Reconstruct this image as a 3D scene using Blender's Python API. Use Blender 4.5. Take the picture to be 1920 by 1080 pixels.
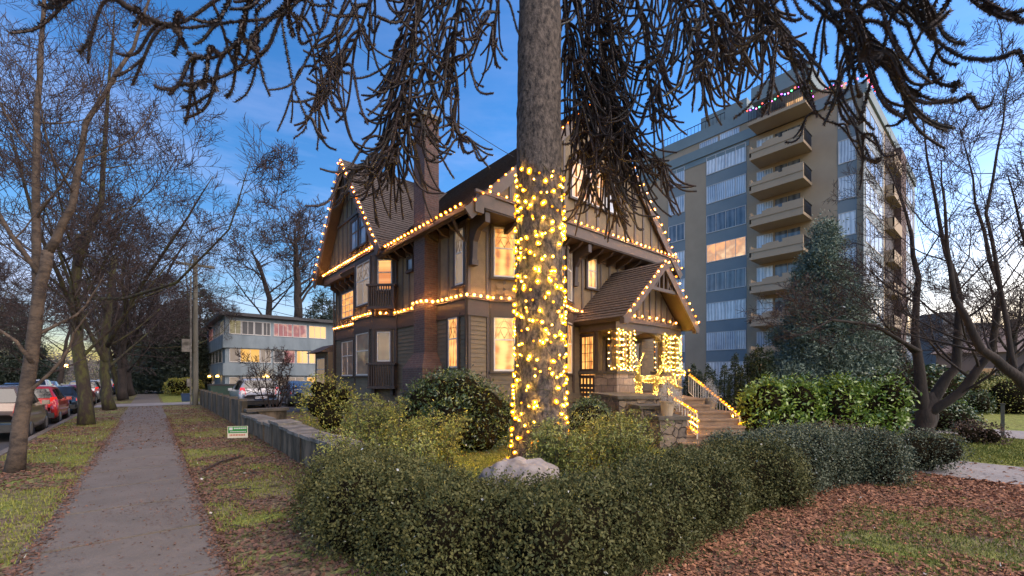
import bpy, bmesh, math, random
import numpy as np
from mathutils import Vector
random.seed(7); RNG = np.random.default_rng(11)
S = bpy.context.scene
for o in list(bpy.data.objects): bpy.data.objects.remove(o)
# ---------------------------------------------------------------- camera
TH = math.radians(40.28); CH = 1.8; FPX = 800.0; HY = 707.0
cd = bpy.data.cameras.new('camera'); cam = bpy.data.objects.new('camera', cd)
S.collection.objects.link(cam); S.camera = cam
cam.location = (0, 0, CH); cam.rotation_euler = (math.pi/2, 0, -TH)
cd.sensor_width = 36; cd.lens = FPX/1920*36; cd.shift_y = (HY-540)/1920; cd.clip_start = .05; cd.clip_end = 3000
# ---------------------------------------------------------------- world: dusk sky
W = bpy.data.worlds.new('World'); S.world = W; W.use_nodes = True
SUN_EL, SUN_AZ = math.radians(5.0), math.radians(97.0)      # azimuth clockwise from +Y
nt = W.node_tree; N = nt.nodes; L = nt.links; N.clear()
out = N.new('ShaderNodeOutputWorld'); bg = N.new('ShaderNodeBackground'); sky = N.new('ShaderNodeTexSky')
sky.sky_type = 'NISHITA'; sky.sun_disc = False; sky.sun_elevation = SUN_EL; sky.sun_rotation = SUN_AZ
sky.air_density = 1.2; sky.dust_density = 0.25; sky.ozone_density = 3.0
tc = N.new('ShaderNodeTexCoord'); mp = N.new('ShaderNodeMapping'); mp.inputs['Scale'].default_value = (1.0, 1.0, 4.2)
nz = N.new('ShaderNodeTexNoise'); nz.inputs['Scale'].default_value = 1.7; nz.inputs['Detail'].default_value = 7; nz.inputs['Roughness'].default_value = .6
cr = N.new('ShaderNodeValToRGB'); cr.color_ramp.elements[0].position = .47; cr.color_ramp.elements[1].position = .75
sx = N.new('ShaderNodeSeparateXYZ'); mr = N.new('ShaderNodeMapRange')
mr.inputs['From Min'].default_value = .02; mr.inputs['From Max'].default_value = .55; mr.inputs['To Min'].default_value = .75; mr.inputs['To Max'].default_value = .10
mu = N.new('ShaderNodeMath'); mu.operation = 'MULTIPLY'
mx = N.new('ShaderNodeMix'); mx.data_type = 'RGBA'; mx.inputs['B'].default_value = (2.6, 2.7, 3.0, 1)
hs = N.new('ShaderNodeHueSaturation'); hs.inputs['Saturation'].default_value = 1.2; hs.inputs['Value'].default_value = 1.0
L.new(tc.outputs['Generated'], mp.inputs['Vector']); L.new(mp.outputs[0], nz.inputs['Vector']); L.new(nz.outputs['Fac'], cr.inputs[0])
L.new(tc.outputs['Generated'], sx.inputs[0]); L.new(sx.outputs['Z'], mr.inputs['Value'])
L.new(cr.outputs[0], mu.inputs[0]); L.new(mr.outputs[0], mu.inputs[1]); L.new(mu.outputs[0], mx.inputs['Factor'])
L.new(sky.outputs[0], hs.inputs['Color']); L.new(hs.outputs[0], mx.inputs['A']); tn = N.new('ShaderNodeMix'); tn.data_type = 'RGBA'; tn.blend_type = 'MULTIPLY'; tn.inputs['Factor'].default_value = 1; tn.inputs['B'].default_value = (.90, .88, 1.16, 1); L.new(mx.outputs['Result'], tn.inputs['A']); L.new(tn.outputs['Result'], bg.inputs['Color'])
bg.inputs['Strength'].default_value = .15; L.new(bg.outputs[0], out.inputs['Surface'])
sl = bpy.data.lights.new('dusk_fill', 'SUN'); sl.energy = 1.9; sl.angle = math.radians(80); sl.color = (1, .84, .70)  # broad soft fill lamp added from behind the camera, apart from the sky's sun
so = bpy.data.objects.new('dusk_fill', sl); S.collection.objects.link(so)
so.rotation_euler = (math.radians(50), 0, -math.radians(165)+math.pi)
so.location = (0, 0, 60)
S.view_settings.view_transform = 'Standard'; S.view_settings.look = 'None'; S.view_settings.gamma = 1; S.view_settings.use_curve_mapping = False
S.view_settings.exposure = 1.74
# ---------------------------------------------------------------- helpers
sT, cT = math.sin(TH), math.cos(TH)
def P(px, py, D):                       # photo pixel + depth -> world point
    a = (px-960)/FPX; return Vector(((sT+a*cT)*D, (cT-a*sT)*D, CH+(HY-py)/FPX*D))
def PX(px, X):                          # Y of the column px on a plane x = X
    a = (px-960)/FPX; return (cT-a*sT)*X/(sT+a*cT)
def PY(px, Y):
    a = (px-960)/FPX; return (sT+a*cT)*Y/(cT-a*sT)
def GP(px, py, z=0):
    return P(px, py, (CH-z)*FPX/(py-HY))
class MB:
    def __init__(s): s.v = []; s.f = []; s.n = 0
    def add(s, v, f):
        s.v.append(np.asarray(v, float).reshape(-1, 3)); n = s.n
        s.f.extend([tuple(i+n for i in q) for q in f]); s.n += len(v)
        return s
    def box(s, x0, x1, y0, y1, z0, z1):
        return s.add([(x0,y0,z0),(x1,y0,z0),(x1,y1,z0),(x0,y1,z0),(x0,y0,z1),(x1,y0,z1),(x1,y1,z1),(x0,y1,z1)],
            [(0,3,2,1),(4,5,6,7),(0,1,5,4),(1,2,6,5),(2,3,7,6),(3,0,4,7)])
    def hexa(s, b, t):                  # bottom quad, top quad
        return s.add(list(b)+list(t), [(0,3,2,1),(4,5,6,7),(0,1,5,4),(1,2,6,5),(2,3,7,6),(3,0,4,7)])
    def wbox(s, p, u, nrm, a0, a1, z0, z1, d0, d1):   # box along wall: u horizontal dir, nrm outward, from p
        q = lambda a, d, z: (p[0]+u[0]*a+nrm[0]*d, p[1]+u[1]*a+nrm[1]*d, z)
        return s.hexa([q(a0,d0,z0),q(a1,d0,z0),q(a1,d1,z0),q(a0,d1,z0)], [q(a0,d0,z1),q(a1,d0,z1),q(a1,d1,z1),q(a0,d1,z1)])
    def beam(s, a, b, w, h, up=(0,0,1)):              # bar from a to b, width w, height h
        a = Vector(a); b = Vector(b); d = (b-a).normalized(); u = Vector(up)
        if abs(d.dot(u)) > .98: u = Vector((1, 0, 0))
        x = d.cross(u).normalized(); y = x.cross(d).normalized()
        x *= w/2; y *= h/2
        return s.hexa([a-x-y, a+x-y, a+x+y, a-x+y], [b-x-y, b+x-y, b+x+y, b-x+y])
    def ext(s, poly, d):                # extrude planar polygon (3d pts) by vector d
        n = len(poly); d = Vector(d); p = [Vector(q) for q in poly]
        return s.add([tuple(q) for q in p]+[tuple(q+d) for q in p],
            [tuple(range(n))[::-1], tuple(range(n, 2*n))]+[(i, (i+1) % n, n+(i+1) % n, n+i) for i in range(n)])
    def tube(s, pts, rad, n=6, cap=True):
        p = np.array([tuple(q) for q in pts], float); m = len(p)
        r = np.full(m, rad, float) if np.isscalar(rad) else np.asarray(rad, float)
        t = np.gradient(p, axis=0); t /= np.linalg.norm(t, axis=1)[:, None]+1e-9
        ref = np.array([0, 0, 1.]) if abs(t[0][2]) < .9 else np.array([1., 0, 0])
        x = np.cross(t, ref); bad = np.linalg.norm(x, axis=1) < 1e-3; x[bad] = np.cross(t[bad], [.3, 1, .2]); x /= np.linalg.norm(x, axis=1)[:, None]
        y = np.cross(t, x); a = np.arange(n)*2*math.pi/n
        v = p[:, None]+r[:, None, None]*(np.cos(a)[None, :, None]*x[:, None]+np.sin(a)[None, :, None]*y[:, None])
        f = [(i*n+j, i*n+(j+1) % n, (i+1)*n+(j+1) % n, (i+1)*n+j) for i in range(m-1) for j in range(n)]
        if cap: f += [tuple(range(n))[::-1], tuple(range((m-1)*n, m*n))]
        return s.add(v.reshape(-1, 3), f)
    def cyl(s, c, r, z0, z1, n=16, r2=None):
        return s.tube([(c[0], c[1], z0), (c[0], c[1], z1)], [r, r if r2 is None else r2], n)
    def leaves(s, c, size, nrm=None, asp=.55, jit=.35, flat=0.0):     # a diamond leaf at every centre
        c = np.asarray(c, float); k = len(c)
        d = RNG.normal(size=(k, 3)); d[:, 2] *= (1-flat)
        if nrm is not None: d = d*.6+nrm*.5
        d /= np.linalg.norm(d, axis=1)[:, None]
        e = RNG.normal(size=(k, 3))
        if flat: e[:, 2] *= (1-flat)
        e -= d*(d*e).sum(1)[:, None]; e /= np.linalg.norm(e, axis=1)[:, None]
        sz = (size*(1+jit*RNG.uniform(-1, 1, k)))[:, None]
        v = np.stack([c-d*sz/2, c+e*sz*asp/2, c+d*sz/2, c-e*sz*asp/2], 1).reshape(-1, 3)
        i = np.arange(k)*4
        s.v.append(v); n = s.n
        s.f.append(('Q', np.stack([i, i+1, i+2, i+3], 1)+n)); s.n += 4*k
        return s
    def tris(s, v):                     # (k,3,3)
        k = len(v); s.v.append(v.reshape(-1, 3)); i = np.arange(k)*3
        s.f.append(('T', np.stack([i, i+1, i+2], 1)+s.n)); s.n += 3*k
        return s
    def mesh(s, name, off=(0, 0, 0)):
        v = np.concatenate(s.v)-np.array(tuple(off), float)
        lens = []; idx = []
        for q in s.f:
            if q and isinstance(q[0], str):
                a = q[1]; lens.append(np.full(len(a), a.shape[1])); idx.append(a.ravel())
            else: lens.append(np.array([len(q)])); idx.append(np.array(q))
        lens = np.concatenate(lens).astype(np.int32); idx = np.concatenate(idx).astype(np.int32)
        me = bpy.data.meshes.new(name); me.vertices.add(len(v)); me.vertices.foreach_set('co', v.astype(np.float32).ravel())
        me.loops.add(len(idx)); me.loops.foreach_set('vertex_index', idx)
        me.polygons.add(len(lens)); me.polygons.foreach_set('loop_start', (np.cumsum(lens)-lens).astype(np.int32))
        me.polygons.foreach_set('use_smooth', [False]*len(lens)); me.update(calc_edges=True); me.validate()
        return me
C = S.collection
def wloc(o):
    v = Vector((0, 0, 0))
    while o is not None: v += o.location; o = o.parent
    return v
def obj(name, mb, m, parent=None, smooth=False, origin=None, label=None):
    off = wloc(parent) if parent is not None else Vector(origin or (0, 0, 0))
    me = mb.mesh(name, off); o = bpy.data.objects.new(name, me); C.objects.link(o)
    if m: me.materials.append(m)
    if parent is not None: o.parent = parent
    else: o.location = off
    me.polygons.foreach_set('use_smooth', [bool(smooth)]*len(me.polygons))
    if label: o['label'] = label
    return o
def thing(name, label, cat, loc=(0, 0, 0), group=None, rz=0):
    o = bpy.data.objects.new(name, None); C.objects.link(o); o.location = loc; o.rotation_euler = (0, 0, rz)
    o.empty_display_size = .2; o['label'] = label; o['category'] = cat
    if group: o['group'] = group
    return o
def tag(o, label, cat, group=None, kind=None):
    if label: o['label'] = label
    if cat: o['category'] = cat
    if group: o['group'] = group
    if kind: o['kind'] = kind
    return o
def struct(name, mb, m): o = obj(name, mb, m); o['kind'] = 'structure'; return o
def dup(root, loc, rz=0, label=None, scale=None):
    r = root.copy(); C.objects.link(r); r.location = loc; r.rotation_euler = (0, 0, rz)
    if scale: r.scale = scale
    if label: r['label'] = label
    for ch in list(root.children):
        c = ch.copy(); C.objects.link(c); c.parent = r
        for g in ch.children: d = g.copy(); C.objects.link(d); d.parent = c
    return r
# ---------------------------------------------------------------- materials
MATS = {}
def mat(name, c1, c2=None, rough=.8, scale=3, bump=0, bscale=None, metal=0, detail=5, isl=None, pos=(.32,.68), emi=None, es=0, stretch=None, spec=None, coat=0):
    if name in MATS: return MATS[name]
    m = bpy.data.materials.new(name); m.use_nodes = True; MATS[name] = m
    n = m.node_tree.nodes; l = m.node_tree.links; b = n['Principled BSDF']
    b.inputs['Roughness'].default_value = rough; b.inputs['Metallic'].default_value = metal
    if spec is not None: b.inputs['Specular IOR Level'].default_value = spec
    if coat: b.inputs['Coat Weight'].default_value = coat; b.inputs['Coat Roughness'].default_value = .04
    c2 = c2 or tuple(x*.7 for x in c1)
    g = n.new('ShaderNodeTexCoord'); mpg = n.new('ShaderNodeMapping'); l.new(g.outputs['Object'], mpg.inputs['Vector'])
    if stretch: mpg.inputs['Scale'].default_value = stretch
    t = n.new('ShaderNodeTexNoise'); t.inputs['Scale'].default_value = scale; t.inputs['Detail'].default_value = detail; t.inputs['Roughness'].default_value = .65
    l.new(mpg.outputs[0], t.inputs['Vector'])
    r = n.new('ShaderNodeValToRGB'); r.color_ramp.elements[0].position = pos[0]; r.color_ramp.elements[1].position = pos[1]
    r.color_ramp.elements[0].color = (*c1, 1); r.color_ramp.elements[1].color = (*c2, 1); l.new(t.outputs['Fac'], r.inputs[0])
    col = r.outputs[0]
    if isl:                              # every leaf its own tint
        ge = n.new('ShaderNodeNewGeometry'); r2 = n.new('ShaderNodeValToRGB'); el = r2.color_ramp.elements
        for k, c in enumerate(isl):
            p = k/(len(isl)-1)
            e = el[0] if k == 0 else (el[1] if k == len(isl)-1 else el.new(p)); e.position = p; e.color = (*c, 1)
        l.new(ge.outputs['Random Per Island'], r2.inputs[0])
        mm = n.new('ShaderNodeMix'); mm.data_type = 'RGBA'; mm.inputs['Factor'].default_value = .35
        l.new(r2.outputs[0], mm.inputs['A']); l.new(col, mm.inputs['B']); col = mm.outputs['Result']
    l.new(col, b.inputs['Base Color'])
    if bump:
        bt = n.new('ShaderNodeTexNoise'); bt.inputs['Scale'].default_value = bscale or scale*6; bt.inputs['Detail'].default_value = 6
        l.new(mpg.outputs[0], bt.inputs['Vector'])
        bb = n.new('ShaderNodeBump'); bb.inputs['Strength'].default_value = bump; bb.inputs['Distance'].default_value = .02
        l.new(bt.outputs['Fac'], bb.inputs['Height']); l.new(bb.outputs[0], b.inputs['Normal'])
    if emi: b.inputs['Emission Color'].default_value = (*emi, 1); b.inputs['Emission Strength'].default_value = es
    return m
def brickmat(name, c1, c2, mortar, sx_, sy_, bump=.6, msize=.012, noise=.0, rough=.85):
    m = bpy.data.materials.new(name); m.use_nodes = True; MATS[name] = m
    n = m.node_tree.nodes; l = m.node_tree.links; b = n['Principled BSDF']; b.inputs['Roughness'].default_value = rough
    g = n.new('ShaderNodeTexCoord'); s = n.new('ShaderNodeSeparateXYZ'); l.new(g.outputs['Object'], s.inputs[0])
    a = n.new('ShaderNodeMath'); a.operation = 'ADD'; l.new(s.outputs['X'], a.inputs[0]); l.new(s.outputs['Y'], a.inputs[1])
    c = n.new('ShaderNodeCombineXYZ'); l.new(a.outputs[0], c.inputs['X']); l.new(s.outputs['Z'], c.inputs['Y'])
    vec = c.outputs[0]
    nt_ = n.new('ShaderNodeTexNoise'); nt_.inputs['Scale'].default_value = 2.5; nt_.inputs['Detail'].default_value = 4; l.new(g.outputs['Object'], nt_.inputs['Vector'])
    if noise:
        ad = n.new('ShaderNodeVectorMath'); ad.operation = 'MULTIPLY_ADD'; ad.inputs[1].default_value = (noise, noise, 0)
        l.new(nt_.outputs['Color'], ad.inputs[0]); l.new(vec, ad.inputs[2]); vec = ad.outputs[0]
    t = n.new('ShaderNodeTexBrick'); t.inputs['Scale'].default_value = 1; t.inputs['Brick Width'].default_value = sx_; t.inputs['Row Height'].default_value = sy_
    t.inputs['Mortar Size'].default_value = msize; t.inputs['Mortar Smooth'].default_value = .3
    t.inputs['Color1'].default_value = (*c1, 1); t.inputs['Color2'].default_value = (*c2, 1); t.inputs['Mortar'].default_value = (*mortar, 1)
    l.new(vec, t.inputs['Vector'])
    mm = n.new('ShaderNodeMix'); mm.data_type = 'RGBA'; mm.blend_type = 'MULTIPLY'; mm.inputs['Factor'].default_value = .7
    n2 = n.new('ShaderNodeTexNoise'); n2.inputs['Scale'].default_value = 9; n2.inputs['Detail'].default_value = 7; l.new(g.outputs['Object'], n2.inputs['Vector'])
    rr = n.new('ShaderNodeMapRange'); rr.inputs['To Min'].default_value = .3; rr.inputs['To Max'].default_value = 1.6; l.new(n2.outputs['Fac'], rr.inputs['Value'])
    l.new(t.outputs['Color'], mm.inputs['A']); l.new(rr.outputs[0], mm.inputs['B']); l.new(mm.outputs['Result'], b.inputs['Base Color'])
    bb = n.new('ShaderNodeBump'); bb.inputs['Strength'].default_value = bump; bb.inputs['Distance'].default_value = .02; bb.invert = True
    l.new(t.outputs['Fac'], bb.inputs['Height']); b2 = n.new('ShaderNodeBump'); b2.inputs['Strength'].default_value = .5; b2.inputs['Distance'].default_value = .02
    l.new(n2.outputs['Fac'], b2.inputs['Height']); l.new(bb.outputs[0], b2.inputs['Normal']); l.new(b2.outputs[0], b.inputs['Normal'])
    return m
def rubblemat(name, c1, c2, c3, scale=4):
    m = bpy.data.materials.new(name); m.use_nodes = True; MATS[name] = m
    n = m.node_tree.nodes; l = m.node_tree.links; b = n['Principled BSDF']; b.inputs['Roughness'].default_value = .9
    g = n.new('ShaderNodeTexCoord'); v = n.new('ShaderNodeTexVoronoi'); v.inputs['Scale'].default_value = scale; v2 = n.new('ShaderNodeTexVoronoi'); v2.feature = 'DISTANCE_TO_EDGE'; v2.inputs['Scale'].default_value = scale
    t = n.new('ShaderNodeTexNoise'); t.inputs['Scale'].default_value = 3; ad = n.new('ShaderNodeVectorMath'); ad.operation = 'MULTIPLY_ADD'; ad.inputs[1].default_value = (.25, .25, .25)
    l.new(g.outputs['Object'], t.inputs['Vector']); l.new(t.outputs['Color'], ad.inputs[0]); l.new(g.outputs['Object'], ad.inputs[2])
    l.new(ad.outputs[0], v.inputs['Vector']); l.new(ad.outputs[0], v2.inputs['Vector'])
    s = n.new('ShaderNodeSeparateColor'); l.new(v.outputs['Color'], s.inputs[0])
    r = n.new('ShaderNodeValToRGB'); r.color_ramp.elements[0].color = (*c1, 1); r.color_ramp.elements[1].color = (*c2, 1); l.new(s.outputs[0], r.inputs[0])
    e = n.new('ShaderNodeMapRange'); e.inputs['From Max'].default_value = .06; l.new(v2.outputs['Distance'], e.inputs['Value'])
    mm = n.new('ShaderNodeMix'); mm.data_type = 'RGBA'; mm.inputs['A'].default_value = (*c3, 1); l.new(e.outputs[0], mm.inputs['Factor']); l.new(r.outputs[0], mm.inputs['B'])
    m3 = n.new('ShaderNodeMix'); m3.data_type = 'RGBA'; m3.blend_type = 'MULTIPLY'; m3.inputs['Factor'].default_value = .75
    n2 = n.new('ShaderNodeTexNoise'); n2.inputs['Scale'].default_value = 11; n2.inputs['Detail'].default_value = 8; l.new(g.outputs['Object'], n2.inputs['Vector'])
    rr = n.new('ShaderNodeMapRange'); rr.inputs['To Min'].default_value = .2; rr.inputs['To Max'].default_value = 1.7; l.new(n2.outputs['Fac'], rr.inputs['Value'])
    l.new(mm.outputs['Result'], m3.inputs['A']); l.new(rr.outputs[0], m3.inputs['B']); l.new(m3.outputs['Result'], b.inputs['Base Color'])
    bb = n.new('ShaderNodeBump'); bb.inputs['Strength'].default_value = .9; bb.inputs['Distance'].default_value = .05; l.new(e.outputs[0], bb.inputs['Height'])
    b2 = n.new('ShaderNodeBump'); b2.inputs['Strength'].default_value = .5; b2.inputs['Distance'].default_value = .03; l.new(n2.outputs['Fac'], b2.inputs['Height']); l.new(bb.outputs[0], b2.inputs['Normal']); l.new(b2.outputs[0], b.inputs['Normal'])
    return m
def panemat(name, e1, e2, es, base=(.05,.05,.06), sc=2.0, fold=0, rough=.04, e3=None):
    """glazing: colour of the lit or curtained room behind, or of reflected sky, under a reflective glass surface"""
    m = bpy.data.materials.new(name); m.use_nodes = True; MATS[name] = m
    n = m.node_tree.nodes; l = m.node_tree.links; b = n['Principled BSDF']; b.inputs['Roughness'].default_value = .6
    b.inputs['Coat Weight'].default_value = .9; b.inputs['Coat Roughness'].default_value = rough; b.inputs['Coat IOR'].default_value = 1.55
    g = n.new('ShaderNodeTexCoord'); s = n.new('ShaderNodeSeparateXYZ'); l.new(g.outputs['Object'], s.inputs[0])
    a = n.new('ShaderNodeMath'); a.operation = 'ADD'; l.new(s.outputs['X'], a.inputs[0]); l.new(s.outputs['Y'], a.inputs[1])
    c = n.new('ShaderNodeCombineXYZ'); l.new(a.outputs[0], c.inputs['X']); l.new(s.outputs['Z'], c.inputs['Y'])
    t = n.new('ShaderNodeTexNoise'); t.inputs['Scale'].default_value = sc; t.inputs['Detail'].default_value = 3; l.new(c.outputs[0], t.inputs['Vector'])
    f = t.outputs['Fac']
    if fold:
        w = n.new('ShaderNodeTexWave'); w.wave_type = 'BANDS'; w.bands_direction = 'X'; w.inputs['Scale'].default_value = fold; w.inputs['Distortion'].default_value = 2.5; w.inputs['Detail'].default_value = 2
        w.inputs['Detail Scale'].default_value = .6
        l.new(c.outputs[0], w.inputs['Vector']); ma = n.new('ShaderNodeMath'); ma.operation = 'MULTIPLY_ADD'; ma.inputs[1].default_value = .28
        l.new(w.outputs['Fac'], ma.inputs[0]); mb_ = n.new('ShaderNodeMath'); mb_.operation = 'MULTIPLY'; mb_.inputs[1].default_value = .75; l.new(f, mb_.inputs[0]); l.new(mb_.outputs[0], ma.inputs[2]); f = ma.outputs[0]
    r = n.new('ShaderNodeValToRGB'); r.color_ramp.elements[0].position = .3; r.color_ramp.elements[1].position = .7
    r.color_ramp.elements[0].color = (*e1, 1); r.color_ramp.elements[1].color = (*e2, 1)
    if e3: q = r.color_ramp.elements.new(.5); q.color = (*e3, 1)
    l.new(f, r.inputs[0])
    if es: l.new(r.outputs[0], b.inputs['Emission Color']); b.inputs['Emission Strength'].default_value = es; b.inputs['Base Color'].default_value = (*base, 1)
    else: l.new(r.outputs[0], b.inputs['Base Color'])
    return m
M = {}
M['bark'] = mat('grey_bark', (.045,.032,.027), (.015,.012,.011), .95, 5, .9, 22, stretch=(1,1,.35))
M['mossbark'] = mat('mossy_bark', (.028,.019,.016), (.062,.060,.018), .95, 5, 1.0, 26, stretch=(1,1,.35), detail=9, pos=(.44,.60))
M['smoothbark'] = mat('smooth_bark', (.095,.068,.05), (.035,.025,.02), .9, 6, .8, 30, stretch=(1,1,1.6), detail=9, pos=(.4,.62))
M['twig'] = mat('twig_bark', (.045,.028,.026), (.022,.015,.015), .9, 3)
M['puzzlebark'] = mat('puzzle_tree_bark', (.018,.015,.016), (.17,.135,.115), .95, 11, 1.0, 30, stretch=(1.2,1.2,.75), detail=11, pos=(.36,.66))
M['rope'] = mat('scaly_branch', (.045,.03,.028), (.022,.03,.015), .7, 4, isl=[(.05,.027,.03),(.022,.032,.015),(.024,.019,.017),(.04,.028,.027)])
M['stucco'] = mat('tan_stucco', (.205,.152,.096), (.13,.103,.068), .9, 2.5, .5, 60)
M['siding'] = mat('olive_brown_siding', (.15,.115,.078), (.10,.08,.058), .8, 2.5, .3, 30, stretch=(1,1,3))
M['trim'] = mat('dark_brown_trim', (.052,.036,.032), (.036,.026,.025), .6, 4, .15, 30)
M['trimlight'] = mat('taupe_beam_paint', (.095,.070,.060), (.065,.05,.044), .6, 3, .15, 25)
M['shingle'] = mat('roof_shingle', (.10,.076,.066), (.045,.036,.034), .9, 9, .6, 40, isl=None)
M['white'] = mat('white_sash_paint', (.60,.57,.55), (.48,.45,.44), .5, 4)
M['brick'] = brickmat('chimney_brick', (.115,.06,.052), (.075,.042,.042), (.10,.085,.08), .22, .075, .6, .01)
M['ashlar'] = brickmat('porch_ashlar', (.36,.28,.21), (.22,.17,.135), (.12,.10,.085), .52, .26, .7, .014, .12)
M['rubble'] = rubblemat('rubble_stone', (.13,.105,.085), (.26,.20,.15), (.06,.05,.045), 4.2)
M['cap'] = mat('stone_cap', (.12,.10,.085), (.06,.055,.04), .9, 4, .6, 25)
M['concrete'] = mat('old_concrete', (.17,.125,.085), (.035,.028,.018), .9, 2.6, .9, 14, stretch=(1,1,.3), pos=(.38,.6))
M['conctop'] = mat('pale_concrete', (.24,.22,.20), (.06,.055,.045), .9, 3, .6, 25)
M['step'] = mat('reddish_step_concrete', (.27,.17,.10), (.15,.10,.065), .7, 5, .4, 30)
M['porchfloor'] = mat('porch_floor_boards', (.16,.10,.06), (.10,.06,.04), .6, 5)
M['tbeige'] = mat('tower_beige_paint', (.36,.28,.20), (.31,.24,.17), .85, .6, .1, 20)
M['tblue'] = mat('tower_blue_panel', (.19,.225,.25), (.16,.195,.22), .6, .8)
M['tband'] = mat('tower_blue_cornice', (.17,.225,.25), (.14,.19,.215), .7, .8)
M['metal'] = mat('dark_metal', (.04,.04,.045), (.03,.03,.035), .4, 5, metal=.6)
M['greyb'] = mat('blue_grey_render', (.22,.265,.30), (.13,.165,.195), .85, .9, .2, 10, stretch=(1,1,.4))
M['wrail'] = mat('white_railing_paint', (.62,.58,.5), (.5,.46,.4), .5, 5)
WARM = (1.0, .50, .12)
M['bulb'] = mat('bulb_glow', (1,.8,.4), (1,.8,.4), .4, 1, emi=(1, .43, .09), es=9500)
M['bulbtree'] = mat('tree_bulb_glow', (1,.85,.3), (1,.85,.3), .4, 1, emi=(1, .56, .05), es=4500)
M['cord'] = mat('light_cord', (.02,.03,.015), None, .6)
# ================================================================ the house
def seghit(px, p, q):                   # where the sight column px meets the wall line p->q: distance along it
    a = (px-960)/FPX; dx, dy = sT+a*cT, cT-a*sT
    ux, uy = q[0]-p[0], q[1]-p[1]; Lq = math.hypot(ux, uy); ux /= Lq; uy /= Lq
    return (p[0]*dy-p[1]*dx)/(uy*dx-ux*dy)
def depth(x, y): return x*sT+y*cT
HL = 'large dark timbered house outlined with warm string lights behind the monkey puzzle tree'
house = thing('house', HL, 'house', (12, 16, 0))
FZ, BZ0, BZ1, WT = .95, 3.86, 4.24, 6.62
WP = [(7.38,22.9),(7.38,18.3),(6.7,18.3),(6.7,16.4),(7.38,15.72),(7.38,10.8),(8.16,10.8),(9.12,10.35),(11.16,10.35),(12.12,10.8),(17.8,10.8),(17.8,22.9)]
core = MB(); core.ext([(x, y, 0) for x, y in WP], (0, 0, WT)); obj('wall', core, M['stucco'], house)
fo = MB(); sd = MB(); bl = MB(); bt = MB(); cb = MB()
def frame(p, q):
    u = (q[0]-p[0], q[1]-p[1]); Lq = math.hypot(*u); u = (u[0]/Lq, u[1]/Lq); return u, (u[1], -u[0]), Lq
for p, q in zip(WP[:-1], WP[1:]):
    u, nr, Lq = frame(p, q)
    fo.wbox(p, u, nr, -.02, Lq+.02, 0, FZ-.08, .0, .05)
    z = FZ-.08; k = 0
    while z < BZ0-.16:
        fl = .05*max(0, 1-(z-FZ)/.5)     # the flare above the foundation
        Q = lambda a, d, zz: (p[0]+u[0]*a+nr[0]*d, p[1]+u[1]*a+nr[1]*d, zz)
        e = .012+fl*.6; ext_ = .012
        sd.hexa([Q(-ext_, 0, z), Q(Lq+ext_, 0, z), Q(Lq+ext_, .034+fl, z), Q(-ext_, .034+fl, z)], [Q(-ext_, 0, z+.14), Q(Lq+ext_, 0, z+.14), Q(Lq+ext_, .012+fl, z+.14), Q(-ext_, .012+fl, z+.14)])
        z += .14; k += 1
    bl.wbox(p, u, nr, -.05, Lq+.05, BZ0-.17, BZ0-.12, 0, .075); bl.wbox(p, u, nr, -.03, Lq+.03, BZ0-.12, BZ1-.05, 0, .05); bl.wbox(p, u, nr, -.07, Lq+.07, BZ1-.05, BZ1, 0, .10)
    bt.wbox(p, u, nr, -.01, Lq+.01, BZ1, BZ1+.14, 0, .03); bt.wbox(p, u, nr, -.01, Lq+.01, WT-.25, WT, 0, .035)
    nb = max(1, int(Lq/.52))
    for i in range(nb+1):
        a = i*Lq/nb; w = .09 if i in (0, nb) else .045
        bt.wbox(p, u, nr, max(-.01, a-w), min(Lq+.01, a+w), BZ1+.14, WT-.25, 0, .031)
    for (a_, b_) in ((-.015, .09), (Lq-.09, Lq+.015)): obj('corner_board', MB().wbox(p, u, nr, a_, b_, FZ+.02, BZ0-.17, 0, .055+.0003*(a_ > 0)), M['trim'], house)
obj('foundation', fo, M['rubble'], house); obj('siding', sd, M['siding'], house); obj('belt_course', bl, M['trim'], house)
obj('timbering', bt, M['trimlight'], house)
panemat('pane_warm', (.42,.12,.02), (1,.56,.15), .46, sc=3.6, e3=(1,.38,.08), fold=2)
panemat('pane_warm_bright', (.55,.17,.02), (1,.62,.18), .46, sc=3.2, e3=(1,.50,.14), fold=1.4)
panemat('pane_curtain', (.50,.36,.24), (.9,.60,.34), .13, sc=1.5, fold=7)
panemat('pane_blue', (.10,.14,.22), (.34,.38,.46), .0, sc=1.0, fold=3)
panemat('pane_dim', (.28,.15,.08), (.62,.36,.2), .10, sc=1.6, e3=(.12,.08,.06))
M['lead'] = mat('window_leading', (.10,.065,.05), None, .5)
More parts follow.
